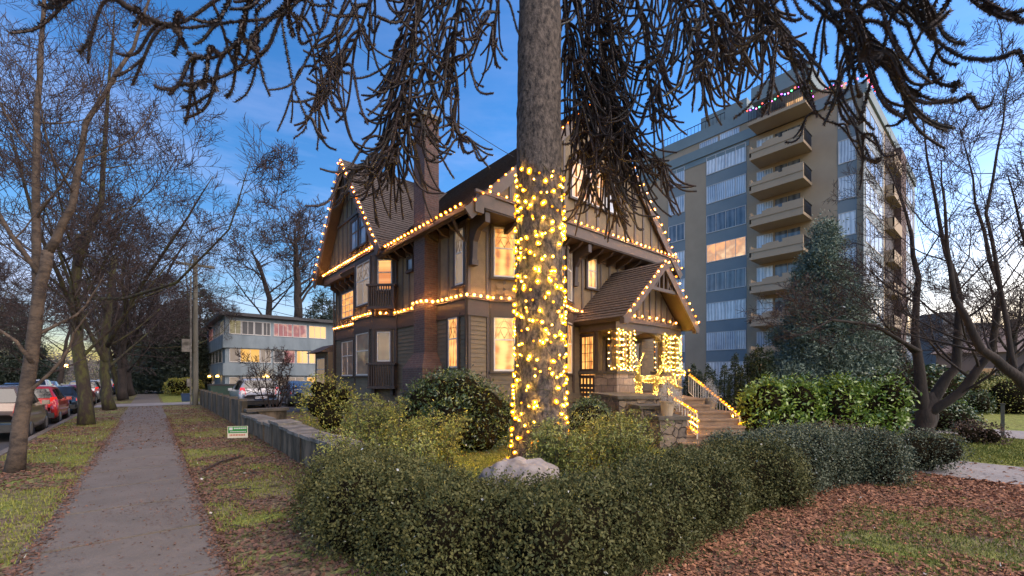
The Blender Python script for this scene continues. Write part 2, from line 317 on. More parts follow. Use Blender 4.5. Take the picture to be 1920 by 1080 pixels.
def window(p, q, a0, a1, z0, z1, pane, style='sash', parent=None, name='window', d=.035, casing=.10, mull=0, trimm='trim', sashm='white'):
    u, nr, Lq = frame(p, q); wb = lambda mb, *k: mb.wbox(p, u, nr, *k)
    f = MB(); s = .045
    wb(f, a0, a1, z0, z0+s*1.3, 0, d+.03); wb(f, a0, a1, z1-s, z1, 0, d+.03); wb(f, a0, a0+s, z0+s*1.3, z1-s, 0, d+.03); wb(f, a1-s, a1, z0+s*1.3, z1-s, 0, d+.03)
    zm = z0+(z1-z0)*.58
    if style in ('sash', 'leaded'): wb(f, a0+s, a1-s, zm-.022, zm+.022, 0, d+.026)
    for i in range(mull):
        a = a0+(a1-a0)*(i+1)/(mull+1); wb(f, a-.02, a+.02, z0+s*1.3, z1-s, 0, d+.028)
    w = obj(name, f, M[sashm], parent or house)
    g = MB(); wb(g, a0+.01, a1-.01, z0+.01, z1-.01, 0, d); obj('pane', g, MATS[pane], w)
    if casing:
        c = MB(); e = casing
        wb(c, a0-e, a1+e, z1, z1+e*1.2, 0, d+.045); wb(c, a0-e*1.3, a1+e*1.3, z0-.07, z0, 0, d+.075); wb(c, a0-e, a0, z0, z1, 0, d+.04); wb(c, a1, a1+e, z0, z1, 0, d+.04)
        obj('casing', c, M[trimm], w)
    if style == 'leaded':
        l = MB(); ac = (a0+a1)/2; zt = (zm+z1)/2; hw = (a1-a0)/2-s; hz = (z1-zm)/2-.03
        Q = lambda a, z: (p[0]+u[0]*a+nr[0]*(d+.008), p[1]+u[1]*a+nr[1]*(d+.008), z)
        ar = [i*math.pi/10 for i in range(11)]
        for k in (.95, .6): l.tube([Q(ac+hw*k*math.cos(t), zt-hz*.9+hz*1.7*k*math.sin(t)) for t in ar], .006, 4)
        for k in (1, -1): l.tube([Q(ac, zt-hz), Q(ac+k*hw*.5, zt), Q(ac, zt+hz)], .006, 4); l.tube([Q(ac+k*hw, zt-hz), Q(ac+k*hw*.45, zt-hz*.3), Q(ac, zt-hz*.9)], .006, 4)
        l.tube([Q(ac-hw, zt+.02), Q(ac+hw, zt+.02)], .006, 4); obj('leading', l, M['lead'], w)
    if style == 'lattice':
        l = MB()
        for i in range(1, 4): wb(l, a0+s, a1-s, z0+(z1-z0)*i/4-.012, z0+(z1-z0)*i/4+.012, d, d+.02)
        for i in range(1, 3): wb(l, a0+(a1-a0)*i/3-.01, a0+(a1-a0)*i/3+.01, z0+s, z1-s, d, d+.0205)
        obj('muntin', l, M[sashm], w)
    return w
def wpx(i, px0, px1, y0, y1, pane, style='sash', **k):       # window on wall segment i, from its outline in the photo
    p, q = WP[i], WP[i+1]; a0, a1 = sorted((seghit(px0, p, q), seghit(px1, p, q))); u, nr, Lq = frame(p, q)
    am = (a0+a1)/2; D = depth(p[0]+u[0]*am, p[1]+u[1]*am); z = lambda y: CH+(HY-y)/FPX*D
    a0 = max(.12, a0); a1 = min(Lq-.12, a1)
    return window(p, q, a0, a1, z(y1), z(y0), pane, style, **k)
# left wall, second floor then first floor
wpx(0, 643, 665, 548, 596, 'pane_warm', 'lattice'); wpx(0, 643, 664, 640, 705, 'pane_dim', 'sash', mull=1)
wpx(2, 671, 696, 493, 572, 'pane_curtain', 'leaded', mull=1); wpx(2, 670, 694, 625, 704, 'pane_dim', 'sash')
wpx(3, 709, 736, 487, 545, 'pane_warm_bright', 'sash', casing=.07); wpx(3, 708, 733, 622, 678, 'pane_curtain', 'plain', casing=.07)
wpx(4, 766, 776, 484, 508, 'pane_blue', 'plain', casing=.05, sashm='trim')
wpx(4, 856, 872, 431, 535, 'pane_curtain', 'leaded'); wpx(4, 843, 861, 596, 690, 'pane_warm', 'leaded')
# corner bay
wpx(6, 925, 965, 428, 521, 'pane_warm', 'leaded'); wpx(6, 925, 965, 595, 696, 'pane_warm_bright', 'leaded')
wpx(7, 985, 1008, 428, 521, 'pane_warm', 'leaded'); wpx(7, 1012, 1034, 428, 521, 'pane_warm', 'leaded'); wpx(7, 990, 1030, 595, 696, 'pane_warm', 'leaded', mull=1)
wpx(8, 1061, 1070, 465, 565, 'pane_curtain', 'leaded'); wpx(8, 1061, 1070, 605, 700, 'pane_warm', 'leaded')
wpx(9, 1100, 1116, 485, 541, 'pane_warm_bright', 'sash')
# carved flower ornament on the panel under the bay window
u, nr, Lq = frame(WP[6], WP[7]); fl = MB(); pc = (WP[6][0]+u[0]*.5+nr[0]*.034, WP[6][1]+u[1]*.5+nr[1]*.034)
for k in range(4):
    t = math.pi/4+k*math.pi/2; cx, cz = .17*math.cos(t), .17*math.sin(t); pts = []
    for j in range(12):
        b = j*math.pi/6; x = cx+.13*math.cos(b); z = cz+.12*math.sin(b)
        pts.append((pc[0]+u[0]*x, pc[1]+u[1]*x, 4.60+z*.8))
    fl.ext(pts, (nr[0]*(.012+k*.003), nr[1]*(.012+k*.003), 0))
obj('flower_ornament', fl, M['stucco'], house)
# ---- roofs
def slope(mb, und, e0, e1, r0, r1, pitch=.17, th=.16, lift=.03):
    e0, e1, r0, r1 = map(Vector, (e0, e1, r0, r1)); n = (e1-e0).cross(r0-e0).normalized()
    if n.z < 0: n = -n
    Ls = (r0-e0).length; k = max(2, int(Ls/pitch))
    for i in range(k):
        t0, t1 = i/k, (i+1)/k; a, b = e0.lerp(r0, t0), e1.lerp(r1, t0); c, d = e1.lerp(r1, t1), e0.lerp(r0, t1)
        j = lift*random.uniform(.8, 1.3)
        mb.hexa([a, b, c, d], [a+n*j, b+n*j, c+n*.004, d+n*.004])
    und.hexa([e0-n*th, e1-n*th, r1-n*th, r0-n*th], [e0-n*.001, e1-n*.001, r1-n*.001, r0-n*.001])
sh = MB(); un = MB()
EZ, RX, RZ, YG, YE = 6.66, 12.6, 12.1, 9.9, 20.4
slope(sh, un, (6.75,YG,EZ-.1), (6.75,YE,EZ-.1), (RX,YG,RZ), (RX,YE,RZ)); slope(sh, un, (18.45,YG,EZ-.1), (18.45,YE,EZ-.1), (RX,YG,RZ), (RX,YE,RZ))
XG, CY0, CY1, CYR, CZ = 6.5, 15.3, 23.5, 19.4, 11.5
slope(sh, un, (XG,CY0,EZ), (18.9,CY0,EZ), (XG,CYR,CZ), (18.9,CYR,CZ)); slope(sh, un, (XG,CY1,EZ), (18.9,CY1,EZ), (XG,CYR,CZ), (18.9,CYR,CZ))
rf = obj('roof', sh, M['shingle'], house); obj('soffit', un, M['trim'], rf)
# front gable: wall, beam, bargeboards, windows, brackets
gw = MB(); gw.ext([(7.3,10.0,7.1),(17.9,10.0,7.1),(12.6,10.0,11.95)], (0, .25, 0)); obj('gable_wall', gw, M['stucco'], house)
bm_ = MB(); bm_.beam((7.15,9.95,6.88), (18.1,9.95,6.88), .16, .42); bm_.box(7.0,18.2,9.82,9.90,7.04,7.12); obj('gable_beam', bm_, M['trimlight'], house); bm_ = MB()
bm_.box(XG+.32, XG+.47, 15.7, 23.1, 6.48, 6.9); bm_.box(XG+.26, XG+.33, 15.6, 23.2, 6.86, 6.94)
obj('gable_beam', bm_, M['trimlight'], house)
gw = MB(); gw.ext([(XG+.45,15.75,6.9),(XG+.45,23.05,6.9),(XG+.45,19.4,11.2)], (.2, 0, 0)); obj('gable_wall', gw, M['stucco'], house)
bb = MB()
def rake(mb, a, b, o, w=.07, h=.34, dz=-.2):
    a = Vector(a)+Vector((0,0,dz)); b = Vector(b)+Vector((0,0,dz)); mb.beam(a, b, w, h, up=(0,0,1))
rake(bb, (6.75,YG-.03,EZ-.1), (RX,YG-.03,RZ), 0); rake(bb, (18.45,YG-.031,EZ-.1), (RX,YG-.031,RZ), 0); obj('bargeboard', bb, M['trimlight'], house); bb = MB()
rake(bb, (XG-.03,CY0,EZ), (XG-.03,CYR,CZ), 0); rake(bb, (XG-.031,CY1,EZ), (XG-.031,CYR,CZ), 0)
obj('bargeboard', bb, M['trimlight'], house); obj('rake_end_block', MB().box(6.95,7.25,9.78,9.95,6.45,6.86), M['trimlight'], house)
bt2 = MB()
for k in range(-8, 9):
    x = 12.6+k*.6; zt = 11.9-abs(x-12.6)*.93
    if zt > 7.3: bt2.box(x-.05, x+.05, 9.965, 10.0, 7.12, zt-.1)
obj('gable_timbering', bt2, M['trimlight'], house); bt2 = MB()
for k in range(-6, 7):
    y = 19.4+k*.58; zt = 11.15-abs(y-19.4)*1.16
    if zt > 7.1: bt2.box(XG+.415, XG+.45, y-.05, y+.05, 6.94, zt-.1)
bt2.box(XG+.38, XG+.45, 17.6, 21.2, 8.95, 9.08); obj('gable_timbering', bt2, M['trimlight'], house); bt2 = MB(); bt2.box(XG+.10, XG+.2, 18.1, 20.7, 9.9, 10.02)
for k in (-.5, 0, .5): bt2.beam((XG+.15, 19.4+k*1.3, 10.0), (XG+.15, 19.4+k*.2, 11.1-abs(k)*.5), .07, .07)
obj('gable_truss', bt2, M['trimlight'], house)
for x0 in (11.15, 12.1, 13.05): window((0,10.0), (20,10.0), x0, x0+.82, 8.05, 9.35, 'pane_warm' if x0 < 13 else 'pane_blue', 'sash')
window((XG+.45,25), (XG+.45,0), 25-19.35, 25-18.5, 7.45, 8.75, 'pane_blue', 'sash', sashm='trimlight'); window((XG+.45,25), (XG+.45,0), 25-18.46, 25-17.6, 7.45, 8.75, 'pane_blue', 'sash', sashm='trimlight')
jt = MB(); jt.box(7.38,17.8,9.9,10.85,6.63,6.68); jt.box(XG+.35,7.5,15.8,22.9,6.47,6.52)
for k in range(15): x = 8.6+k*.62; jt.ext([(x,9.97,6.62),(x,10.78,6.62),(x,10.78,6.30),(x,10.5,6.36),(x,10.15,6.48)], (.11,0,0))
for k in range(10): y = 16.1+k*.7; jt.ext([(XG+.48,y,6.46),(7.35,y,6.46),(7.35,y,5.95),(7.2,y,6.1),(6.95,y,6.25)], (0,.11,0))
for k in range(14): y = 11.2+k*.62; jt.ext([(6.95,y,6.5),(7.38,y,6.62),(7.38,y,6.3),(7.1,y,6.36)], (0,.09,0))
obj('bracket', jt, M['trim'], house, label='row of dark joist brackets under the jettied gable')
for (x, y) in ((7.42,10.72),(12.05,10.72)):
    k = MB(); k.ext([(x,9.95,6.6),(x,y+.05,6.6),(x,y+.05,5.35),(x,y-.12,5.35),(x,y-.16,5.9),(x,y-.35,6.2),(x,9.95,6.32)], (.17,0,0)); k.box(x-.03,x+.2,y-.15,y+.08,5.2,5.36)
    obj('corner_bracket', k, M['trim'], house)
gt = MB(); gt.box(6.66,6.78,YG-.02,CY0+.2,EZ-.2,EZ-.07); obj('gutter', gt, M['trim'], house); gt = MB(); gt.tube([(6.72,10.6,6.45),(7.0,10.75,6.1),(7.3,10.78,5.9),(7.3,10.78,1.6),(7.2,10.7,1.2)], .045, 8)
obj('downpipe', gt, M['trim'], house); gt = MB(); gt.tube([(7.26,22.85,6.4),(7.26,22.85,.8)], .045, 8); obj('downpipe', gt, M['trim'], house); gt = MB(); gt.tube([(7.3,15.6,6.3),(7.3,15.6,1.0)], .04, 8); obj('downpipe', gt, M['trim'], house)
# chimneys
ch = MB(); ch.box(6.88,7.42,12.57,13.32,2.6,10.4)
ch.hexa([(6.6,12.2,0),(7.5,12.2,0),(7.5,13.6,0),(6.6,13.6,0)], [(6.6,12.2,2.1),(7.5,12.2,2.1),(7.5,13.6,2.1),(6.6,13.6,2.1)])
ch.hexa([(6.6,12.2,2.1),(7.5,12.2,2.1),(7.5,13.6,2.1),(6.6,13.6,2.1)], [(6.88,12.57,2.62),(7.42,12.57,2.62),(7.42,13.32,2.62),(6.88,13.32,2.62)])
ch.box(6.82,7.48,12.51,13.38,9.75,9.9); c0 = obj('chimney', ch, M['brick'], house)
k = MB(); k.box(6.8,7.5,12.49,13.4,10.4,10.52); k.cyl((7.15,12.8),.11,10.52,10.8,10); k.cyl((7.15,13.15),.11,10.52,10.8,10); obj('chimney_cap', k, M['conctop'], c0)
ch = MB(); ch.box(9.9,10.6,18.2,19.0,9.8,13.4); ch.box(9.82,10.68,18.12,19.08,12.9,13.1); obj('chimney', ch, M['brick'], house)
# balconies on the left bay
def balcony(z0, z1, pr):
    p, q = WP[3], WP[4]; u, nr, Lq = frame(p, q); m = MB(); a0, a1 = -.02, Lq+.05; D = .42
    w = lambda *k: m.wbox(p, u, nr, *k)
    w(a0-.03, a1+.03, z0, z0+.1, .03, D+.04); w(a0-.05, a1+.05, z1-.08, z1, D-.06, D+.06); w(a0-.05, a0+.03, z1-.08, z1, .05, D-.06); w(a1-.03, a1+.05, z1-.08, z1, .05, D-.06)
    w(a0, a0+.07, z0+.1, z1-.08, D-.04, D+.03); w(a1-.07, a1, z0+.1, z1-.08, D-.04, D+.03)
    for i in range(9): a = a0+.11+(a1-a0-.25)*i/8; w(a, a+.045, z0+.1, z1-.08, D-.03, D)
    for i in range(4):
        dd = .06+i*.08; w(a0, a0+.03, z0+.1, z1-.08, dd, dd+.045); w(a1-.03, a1, z0+.1, z1-.08, dd, dd+.045)
    w(a0+.1, a0+.2, z0-.25, z0, .04, .3); w(a1-.2, a1-.1, z0-.25, z0, .04, .3)
    return obj('balcony', m, M['trim'], house)
balcony(4.42, 5.38, 0); balcony(1.35, 2.35, 0)
# low rear annex
an = MB(); an.box(7.0,9.5,22.95,25.2,0,3.1); obj('annex_wall', an, M['siding'], house)
an = MB(); an.hexa([(6.6,22.96,3.1),(9.6,22.96,3.1),(9.6,25.6,3.1),(6.6,25.6,3.1)], [(7.3,22.96,3.5),(9.6,22.96,3.5),(9.6,25.0,3.5),(7.3,25.0,3.5)]); obj('annex_roof', an, M['shingle'], house)
window((7.0,25.2), (7.0,22.95), .5, 1.9, 1.4, 2.8, 'pane_curtain', 'sash')
# ---------------------------------------------------------------- porch (part of the house)
PXL, PXR, PYF, PFZ = 12.5, 17.0, 9.05, 1.2
pf = MB(); pf.box(PXL+.02,PXR-.02,PYF+.02,10.78,1.08,PFZ); obj('porch_floor', pf, M['porchfloor'], house)
for (x0, x1, y0, y1) in ((PXL,13.62,PYF,9.5),(15.5,PXR,PYF,9.5)):
    b = MB(); b.box(x0,x1,y0,y1,0,1.92); w = obj('stone_pier', b, M['ashlar'], house)
    b = MB(); b.box(x0-.07,x1+.07,y0-.07,y1+.05,1.92,2.03); obj('pier_cap', b, M['cap'], w)
b = MB(); b.box(PXL+.01,12.85,9.52,10.05,0,1.92); w = obj('stone_wall', b, M['ashlar'], house)
b = MB(); b.box(PXL-.06,12.9,9.58,10.78,1.92,2.03); obj('wall_cap', b, M['cap'], w)
b = MB()
for z in (.9, 1.25, 1.42, 1.75): b.box(PXL,PXL+.05,10.06,10.78,z,z+.12)
for i in range(5): y = 10.08+i*.165; b.box(PXL+.005,PXL+.055,y,y+.05,1.02,1.75)
b.box(PXL+.08,PXL+.1,10.06,10.78,0,.9); obj('lattice_screen', b, M['trim'], house)
g = MB(); g.box(PXL+.12,PXL+.14,10.06,10.78,.9,1.9); obj('basement_pane', g, MATS['pane_warm'], house)
for (x0, x1) in ((12.58,12.8),(12.98,13.18),(13.36,13.56),(15.62,15.82),(16.1,16.3),(16.68,16.9)):
    b = MB(); b.box(x0,x1,9.12,9.34,2.03,3.5); b.box(x0-.03,x1+.03,9.09,9.37,3.38,3.48); b.box(x0-.03,x1+.03,9.09,9.37,2.03,2.12); obj('porch_post', b, M['trimlight'], house)
b = MB(); b.box(12.6,12.82,9.95,10.15,2.03,3.5); obj('porch_post', b, M['trimlight'], house)
b = MB(); b.box(PXL-.02,PXR+.02,9.08,9.4,3.5,3.85); b.box(PXL-.02,PXL+.28,9.4,10.78,3.5,3.85); b.box(PXR-.28,PXR+.02,9.4,10.78,3.5,3.85)
ar = [(13.62+1.94*i/12, 9.14, 3.5) for i in range(13)]; pts = ar+[(13.62+1.94*(1-i/12), 9.14, 3.5-.28*(abs(.5-i/12)*2)**2.2) for i in range(13)]
b.ext(pts[1:-1], (0,.2,0)); obj('porch_lintel', b, M['trimlight'], house)
b = MB(); b.box(PXL+.3,PXR-.3,9.42,10.76,3.52,3.56); obj('porch_ceiling', b, M['porchfloor'], house)
window((12.6,10.78), (12.6,0), .05, .68, 2.05, 3.35, 'pane_warm', 'lattice', casing=.06, sashm='trim')
window((0,10.77), (20,10.77), 13.0, 13.9, 1.9, 3.3, 'pane_dim', 'sash', sashm='trimlight'); window((0,10.77), (20,10.77), 15.3, 16.5, 1.9, 3.3, 'pane_dim', 'lattice', sashm='trimlight')
d = MB(); d.box(14.1,15.05,10.68,10.76,PFZ,3.3); dr = obj('front_door', d, M['trim'], house)
g = MB(); g.box(14.22,14.93,10.66,10.68,1.9,3.15); obj('pane', g, MATS['pane_dim'], dr); g = MB(); g.tube([(14.17,10.64,2.15),(14.17,10.64,2.35)], .02, 6); obj('handle', g, M['metal'], dr)
# porch roof and its gable
sh = MB(); un = MB(); PG = 8.5
slope(sh, un, (12.1,PG,3.84), (12.1,10.85,3.84), (14.65,PG,6.12), (14.65,11.0,6.12)); slope(sh, un, (17.2,PG,3.84), (17.2,10.85,3.84), (14.65,PG,6.12), (14.65,11.0,6.12))
pr_ = obj('porch_roof', sh, M['shingle'], house); obj('soffit', un, M['trim'], pr_)
bb = MB(); rake(bb, (12.1,PG-.04,3.84), (14.65,PG-.04,6.12), 0, h=.28, dz=-.15); rake(bb, (17.2,PG-.041,3.84), (14.65,PG-.041,6.12), 0, h=.28, dz=-.15)
bb.box(13.75,15.55,PG-.02,PG+.08,4.98,5.1); bb.box(12.05,12.3,PG-.07,PG+.1,3.6,3.82); bb.box(17.0,17.25,PG-.07,PG+.1,3.6,3.82)
for x in (14.05,14.35,14.65,14.95,15.25): bb.box(x-.035,x+.035,PG+.0,PG+.06,5.1,5.93-abs(x-14.65)*.9)
for x in (14.12,14.65,15.18): bb.beam((x,PG+.03,5.1), (14.65+(x-14.65)*.1,PG+.03,5.8), .05, .05)
obj('porch_bargeboard', bb, M['trimlight'], house)
b = MB(); b.ext([(12.5,9.1,3.86),(16.8,9.1,3.86),(14.65,9.1,5.85)], (0,.1,0)); obj('porch_gable_wall', b, M['stucco'], house)
b = MB()
for k in range(-4, 5): x = 14.65+k*.42; b.box(x-.05,x+.05,9.06,9.1,3.86,5.72-abs(k)*.37)
b.box(12.4,16.9,9.02,9.1,3.78,3.93); obj('porch_timbering', b, M['trimlight'], house)
# ---------------------------------------------------------------- front steps, cheek walls, landing
O = Vector((10.75,4.75,0)); sA = math.radians(35); sv = Vector((math.sin(sA),math.cos(sA),0)); rv = Vector((math.cos(sA),-math.sin(sA),0))
def fr(r, s, z): q = O+rv*r+sv*s; return (q.x, q.y, z)
def fbox(mb, r0, r1, s0, s1, z0, z1): return mb.hexa([fr(r0,s0,z0),fr(r1,s0,z0),fr(r1,s1,z0),fr(r0,s1,z0)], [fr(r0,s0,z1),fr(r1,s0,z1),fr(r1,s1,z1),fr(r0,s1,z1)])
st = thing('front_steps', 'wide reddish concrete steps climbing between stone cheek walls to the lit porch', 'steps', fr(0,0,0))
for i in range(7):
    rw = 1.05 if i < 5 else .58; b = MB()
    z0, z1 = .17*i, .17*(i+1)
    rl = -.72 if i > 0 else -.95
    if i == 0: rw = 1.35
    fbox(b, rl, rw, .28*i, 2.2, z0+.001*i, z1-.05); fbox(b, rl-.01, rw+.01, .28*i-.035, 2.2, z1-.05, z1); obj('step', b, M['step'], st)
b = MB(); tp = [fr(-1.6,1.97,0), fr(.58,1.97,0), fr(.9,3.4,0), (16.2,9.0,0), (13.0,9.0,0), fr(-1.6,3.6,0)]
b.ext([(x,y,0) for x,y,_ in tp], (0,0,1.185)); obj('landing', b, M['step'], st)
ck = thing('stone_cheek_wall', 'dark rubble stone wall stepping up on the left of the front steps', 'wall', fr(-1.2,.5,0)); ck2 = thing('stone_cheek_wall', 'stone wall with flat caps on the right of the front steps', 'wall', fr(.9,1.8,0))
for root, blocks in ((ck, [(-1.45,-.76,.15,.8,.80),(-1.66,-.74,.8,1.55,1.03),(-2.0,-.73,1.55,4.4,1.25)]), (ck2, [(.60,1.15,1.6,2.25,.80),(.59,1.05,2.25,4.2,1.08)])):
    for (r0,r1,s0,s1,z) in blocks:
        b = MB(); fbox(b, r0,r1,s0,s1,0,z-.07); w = obj('stone_block', b, M['rubble'], root); b = MB(); fbox(b, r0-.06,r1+.04,s0-.06,s1+.002,z-.07,z+.02); obj('coping', b, M['cap'], w)
def railing(name, label, a, b_, h0, h1, n, extra=None):
    a = Vector(a); b_ = Vector(b_); t = thing(name, label, 'railing', (a.x,a.y,0))
    m = MB(); m.tube([a, b_], .022, 6); m.tube([a-Vector((0,0,h0-.08)), b_-Vector((0,0,h1-.08))], .014, 5); obj('handrail', m, M['wrail'], t)
    m = MB()
    for i in range(n+1):
        q = a.lerp(b_, i/n); h = h0+(h1-h0)*i/n; m.tube([q-Vector((0,0,h if i % 4 == 0 else h-.08)), q], .012 if i % 4 else .02, 5)
    obj('baluster', m, M['wrail'], t); return t
RA, RB = Vector((12.1,4.8,.72)), Vector((14.2,7.3,1.86))
railing('stair_railing', 'white metal railing with lights down the right side of the steps', RA, RB, .72, .66, 18)
LA, LB = P(1307,777,10.75), P(1264,750,12.1)
railing('stair_railing', 'short white railing with lights on the left side of the steps', LA, LB, .62, .5, 8)
# ---------------------------------------------------------------- string lights
def ico(r):
    bm = bmesh.new(); bmesh.ops.create_icosphere(bm, subdivisions=2, radius=r); n0 = len(bm.faces)
    bmesh.ops.create_icosphere(bm, subdivisions=1, radius=r*.18); bm.faces.ensure_lookup_table()
    for i, f in enumerate(bm.faces): f.material_index = 0 if i < n0 else 1
    me = bpy.data.meshes.new('bulb'); bm.to_mesh(me); bm.free()
    me.polygons.foreach_set('use_smooth', [True]*len(me.polygons)); return me
def globe(name, c, e, a):  # bulb shell with its own emission, colouring a halo round the hot core
    m = bpy.data.materials.new(name); m.use_nodes = True; n = m.node_tree.nodes; l = m.node_tree.links; n.clear()
    o = n.new('ShaderNodeOutputMaterial'); x = n.new('ShaderNodeMixShader'); t = n.new('ShaderNodeBsdfTransparent'); em = n.new('ShaderNodeEmission')
    em.inputs['Color'].default_value = (*c, 1); em.inputs['Strength'].default_value = e; x.inputs[0].default_value = a
    l.new(t.outputs[0], x.inputs[1]); l.new(em.outputs[0], x.inputs[2]); l.new(x.outputs[0], o.inputs[0]); return m
BULB = ico(1.0); BULB.materials.append(globe('amber_bulb_halo', (1,.20,.012), 1.7, .92)); BULB.materials.append(M['bulb'])
BULBT = ico(1.0); BULBT.materials.append(globe('yellow_bulb_halo', (1,.27,.006), 1.3, .88)); BULBT.materials.append(M['bulbtree'])
def string(label, pts, spacing, r, me=BULB, group='strings of warm lights on the house', sag=.02, ends=False, jitter=.0, cap=100, cordr=.008):
    pts = [Vector(p) for p in pts]; t = thing('string_lights', label, 'string lights', pts[0], group)
    m = MB(); m.tube(pts, cordr, 4); obj('cord', m, M['cord'], t)
    k = 0
    for a, b in zip(pts[:-1], pts[1:]):
        L_ = (b-a).length; n = max(1, round(L_/spacing))
        for i in range(n):
            if k >= cap: break
            q = a.lerp(b, (i+.5)/n)+Vector([random.uniform(-jitter, jitter) for _ in range(3)]); o = bpy.data.objects.new('bulb', me); C.objects.link(o); o.parent = t; o.location = q-pts[0]
            o.scale = (r*random.uniform(.85,1.15),)*3; k += 1
    return t
BR = .05
wo = lambda pts, d=.12: pts
string('warm bulbs down the near slope of the left gable', [(XG-.1,CYR,CZ+.02),(XG-.1,CY0+.3,EZ+.38),(XG-.1,CY0-.02,EZ+.05)], .36, BR)
string('warm bulbs down the far slope of the left gable', [(XG-.12,CYR,CZ),(XG-.12,CY1,EZ)], .42, .042)
string('warm bulbs along the horizontal beam of the left gable', [(XG+.22,CY0+.3,7.0),(XG+.22,19.4,6.98),(XG+.22,CY1-.5,6.98)], .27, BR)
string('warm bulbs along the long left eave of the roof', [(6.62,CY0-.1,EZ-.02),(6.62,YG,EZ-.02)], .27, BR)
string('warm bulbs up the left slope of the front gable', [(6.8,YG-.12,EZ-.02),(RX,YG-.12,RZ-.0)], .38, .04)
string('warm bulbs down the right slope of the front gable', [(RX,YG-.13,RZ-.0),(18.5,YG-.13,EZ-.05)], .38, .048)
string('warm bulbs along the horizontal beam of the front gable', [(7.3,9.76,7.14),(18.0,9.76,7.14)], .31, .045)
bp = []
for i in range(0, 10):
    p, q = WP[i], WP[i+1]; u, nr, Lq = frame(p, q); bp.append((p[0]+nr[0]*.15, p[1]+nr[1]*.15, BZ1+.06))
    if i == 9: bp.append((12.9, q[1]-.15, BZ1+.06)); break
    bp.append((q[0]+nr[0]*.15, q[1]+nr[1]*.15, BZ1+.06))
ch_cross = []
for q in bp:
    ch_cross.append(q)
    if abs(q[0]-7.23) < .02 and abs(q[1]-15.72) < .05: ch_cross += [(7.23,13.45,4.3),(6.80,13.38,4.3),(6.80,12.5,4.3),(7.23,12.45,4.3)]
string('warm bulbs round the belt between the two floors', ch_cross, .27, BR)
string('warm bulbs up the left slope of the porch gable', [(12.15,PG-.14,3.92),(14.65,PG-.14,6.2)], .33, .045)
string('warm bulbs down the right slope of the porch gable', [(14.65,PG-.14,6.2),(17.2,PG-.14,3.92)], .36, .045)
string('warm bulbs in a shallow arch under the porch gable', [(12.7+3.9*i/8, 8.95, 3.99+.06*math.sin(i/8*math.pi)) for i in range(9)], .33, .05)
def wrap(label, x0, x1, y0, y1, z0, z1, turns, sp=.13, r=.026):
    pts = []; n = turns*2
    for i in range(n):
        f = i/(n-1); x = x0+(x1-x0)*f; y = y0-.02 if i % 3 else y0+(y1-y0)*.5
        if i < 2: x, y = x0-.02, y1-(y1-y0)*i
        o1 = random.uniform(-.12,.12); q = [(x+random.uniform(-.03,.03), y+random.uniform(-.02,.02), z0+(z1-z0)*k+o1*(1-2*k)*.5) for k in (0, 1)]
        pts += q if i % 2 else q[::-1]
    string(label, pts, (len(pts)/2*(z1-z0))/72, r*.85, me=BULBT, group='lights wound round the porch and steps', jitter=.02, cordr=.004)
wrap('yellow lights wound round the left corner posts of the porch', 12.5, 12.88, 9.02, 9.4, 2.1, 3.5, 6, .17)
wrap('yellow lights wound round the inner left posts of the porch', 12.94, 13.62, 9.04, 9.4, 2.1, 3.45, 5, .17)
wrap('yellow lights wound round the inner right posts of the porch', 15.55, 16.2, 9.02, 9.4, 2.1, 3.5, 5, .17)
wrap('yellow lights wound round the right corner posts of the porch', 16.35, 16.98, 9.03, 9.4, 2.1, 3.5, 5, .17)
string('yellow lights along the right stair railing', [RB+Vector((0,0,.3)), RB+Vector((-.02,-.02,.05)), RA+Vector((-.02,-.02,.05))], .17, .036, BULBT, 'lights wound round the porch and steps')
string('yellow lights along the short left stair railing', [LB+Vector((0,0,.05)), LA+Vector((0,0,.05))], .16, .036, BULBT, 'lights wound round the porch and steps')
def zig(a, b, h, n): return [Vector(a).lerp(Vector(b), i/n)-Vector((.05,.05,.08+h*(i % 2))) for i in range(n+1)]
string('yellow lights zigzagging over the foot of the right railing', zig(RA, RA.lerp(RB,.2), .5, 6), .15, .034, BULBT, 'lights wound round the porch and steps')
string('yellow lights zigzagging over the foot of the left railing', zig(LA, LA.lerp(LB,.35), .45, 6), .15, .034, BULBT, 'lights wound round the porch and steps')
string('yellow lights heaped along the right porch pier cap', [(15.5,8.96,2.08),(17.05,8.95,2.06),(17.0,8.9,1.9),(16.0,8.9,1.9)], .11, .026, BULBT, 'lights wound round the porch and steps', jitter=.03)
string('yellow lights heaped along the left porch pier cap', [(12.5,8.96,2.08),(13.7,8.95,2.06),(13.7,8.93,1.75)], .16, .026, BULBT, 'lights wound round the porch and steps', jitter=.03)
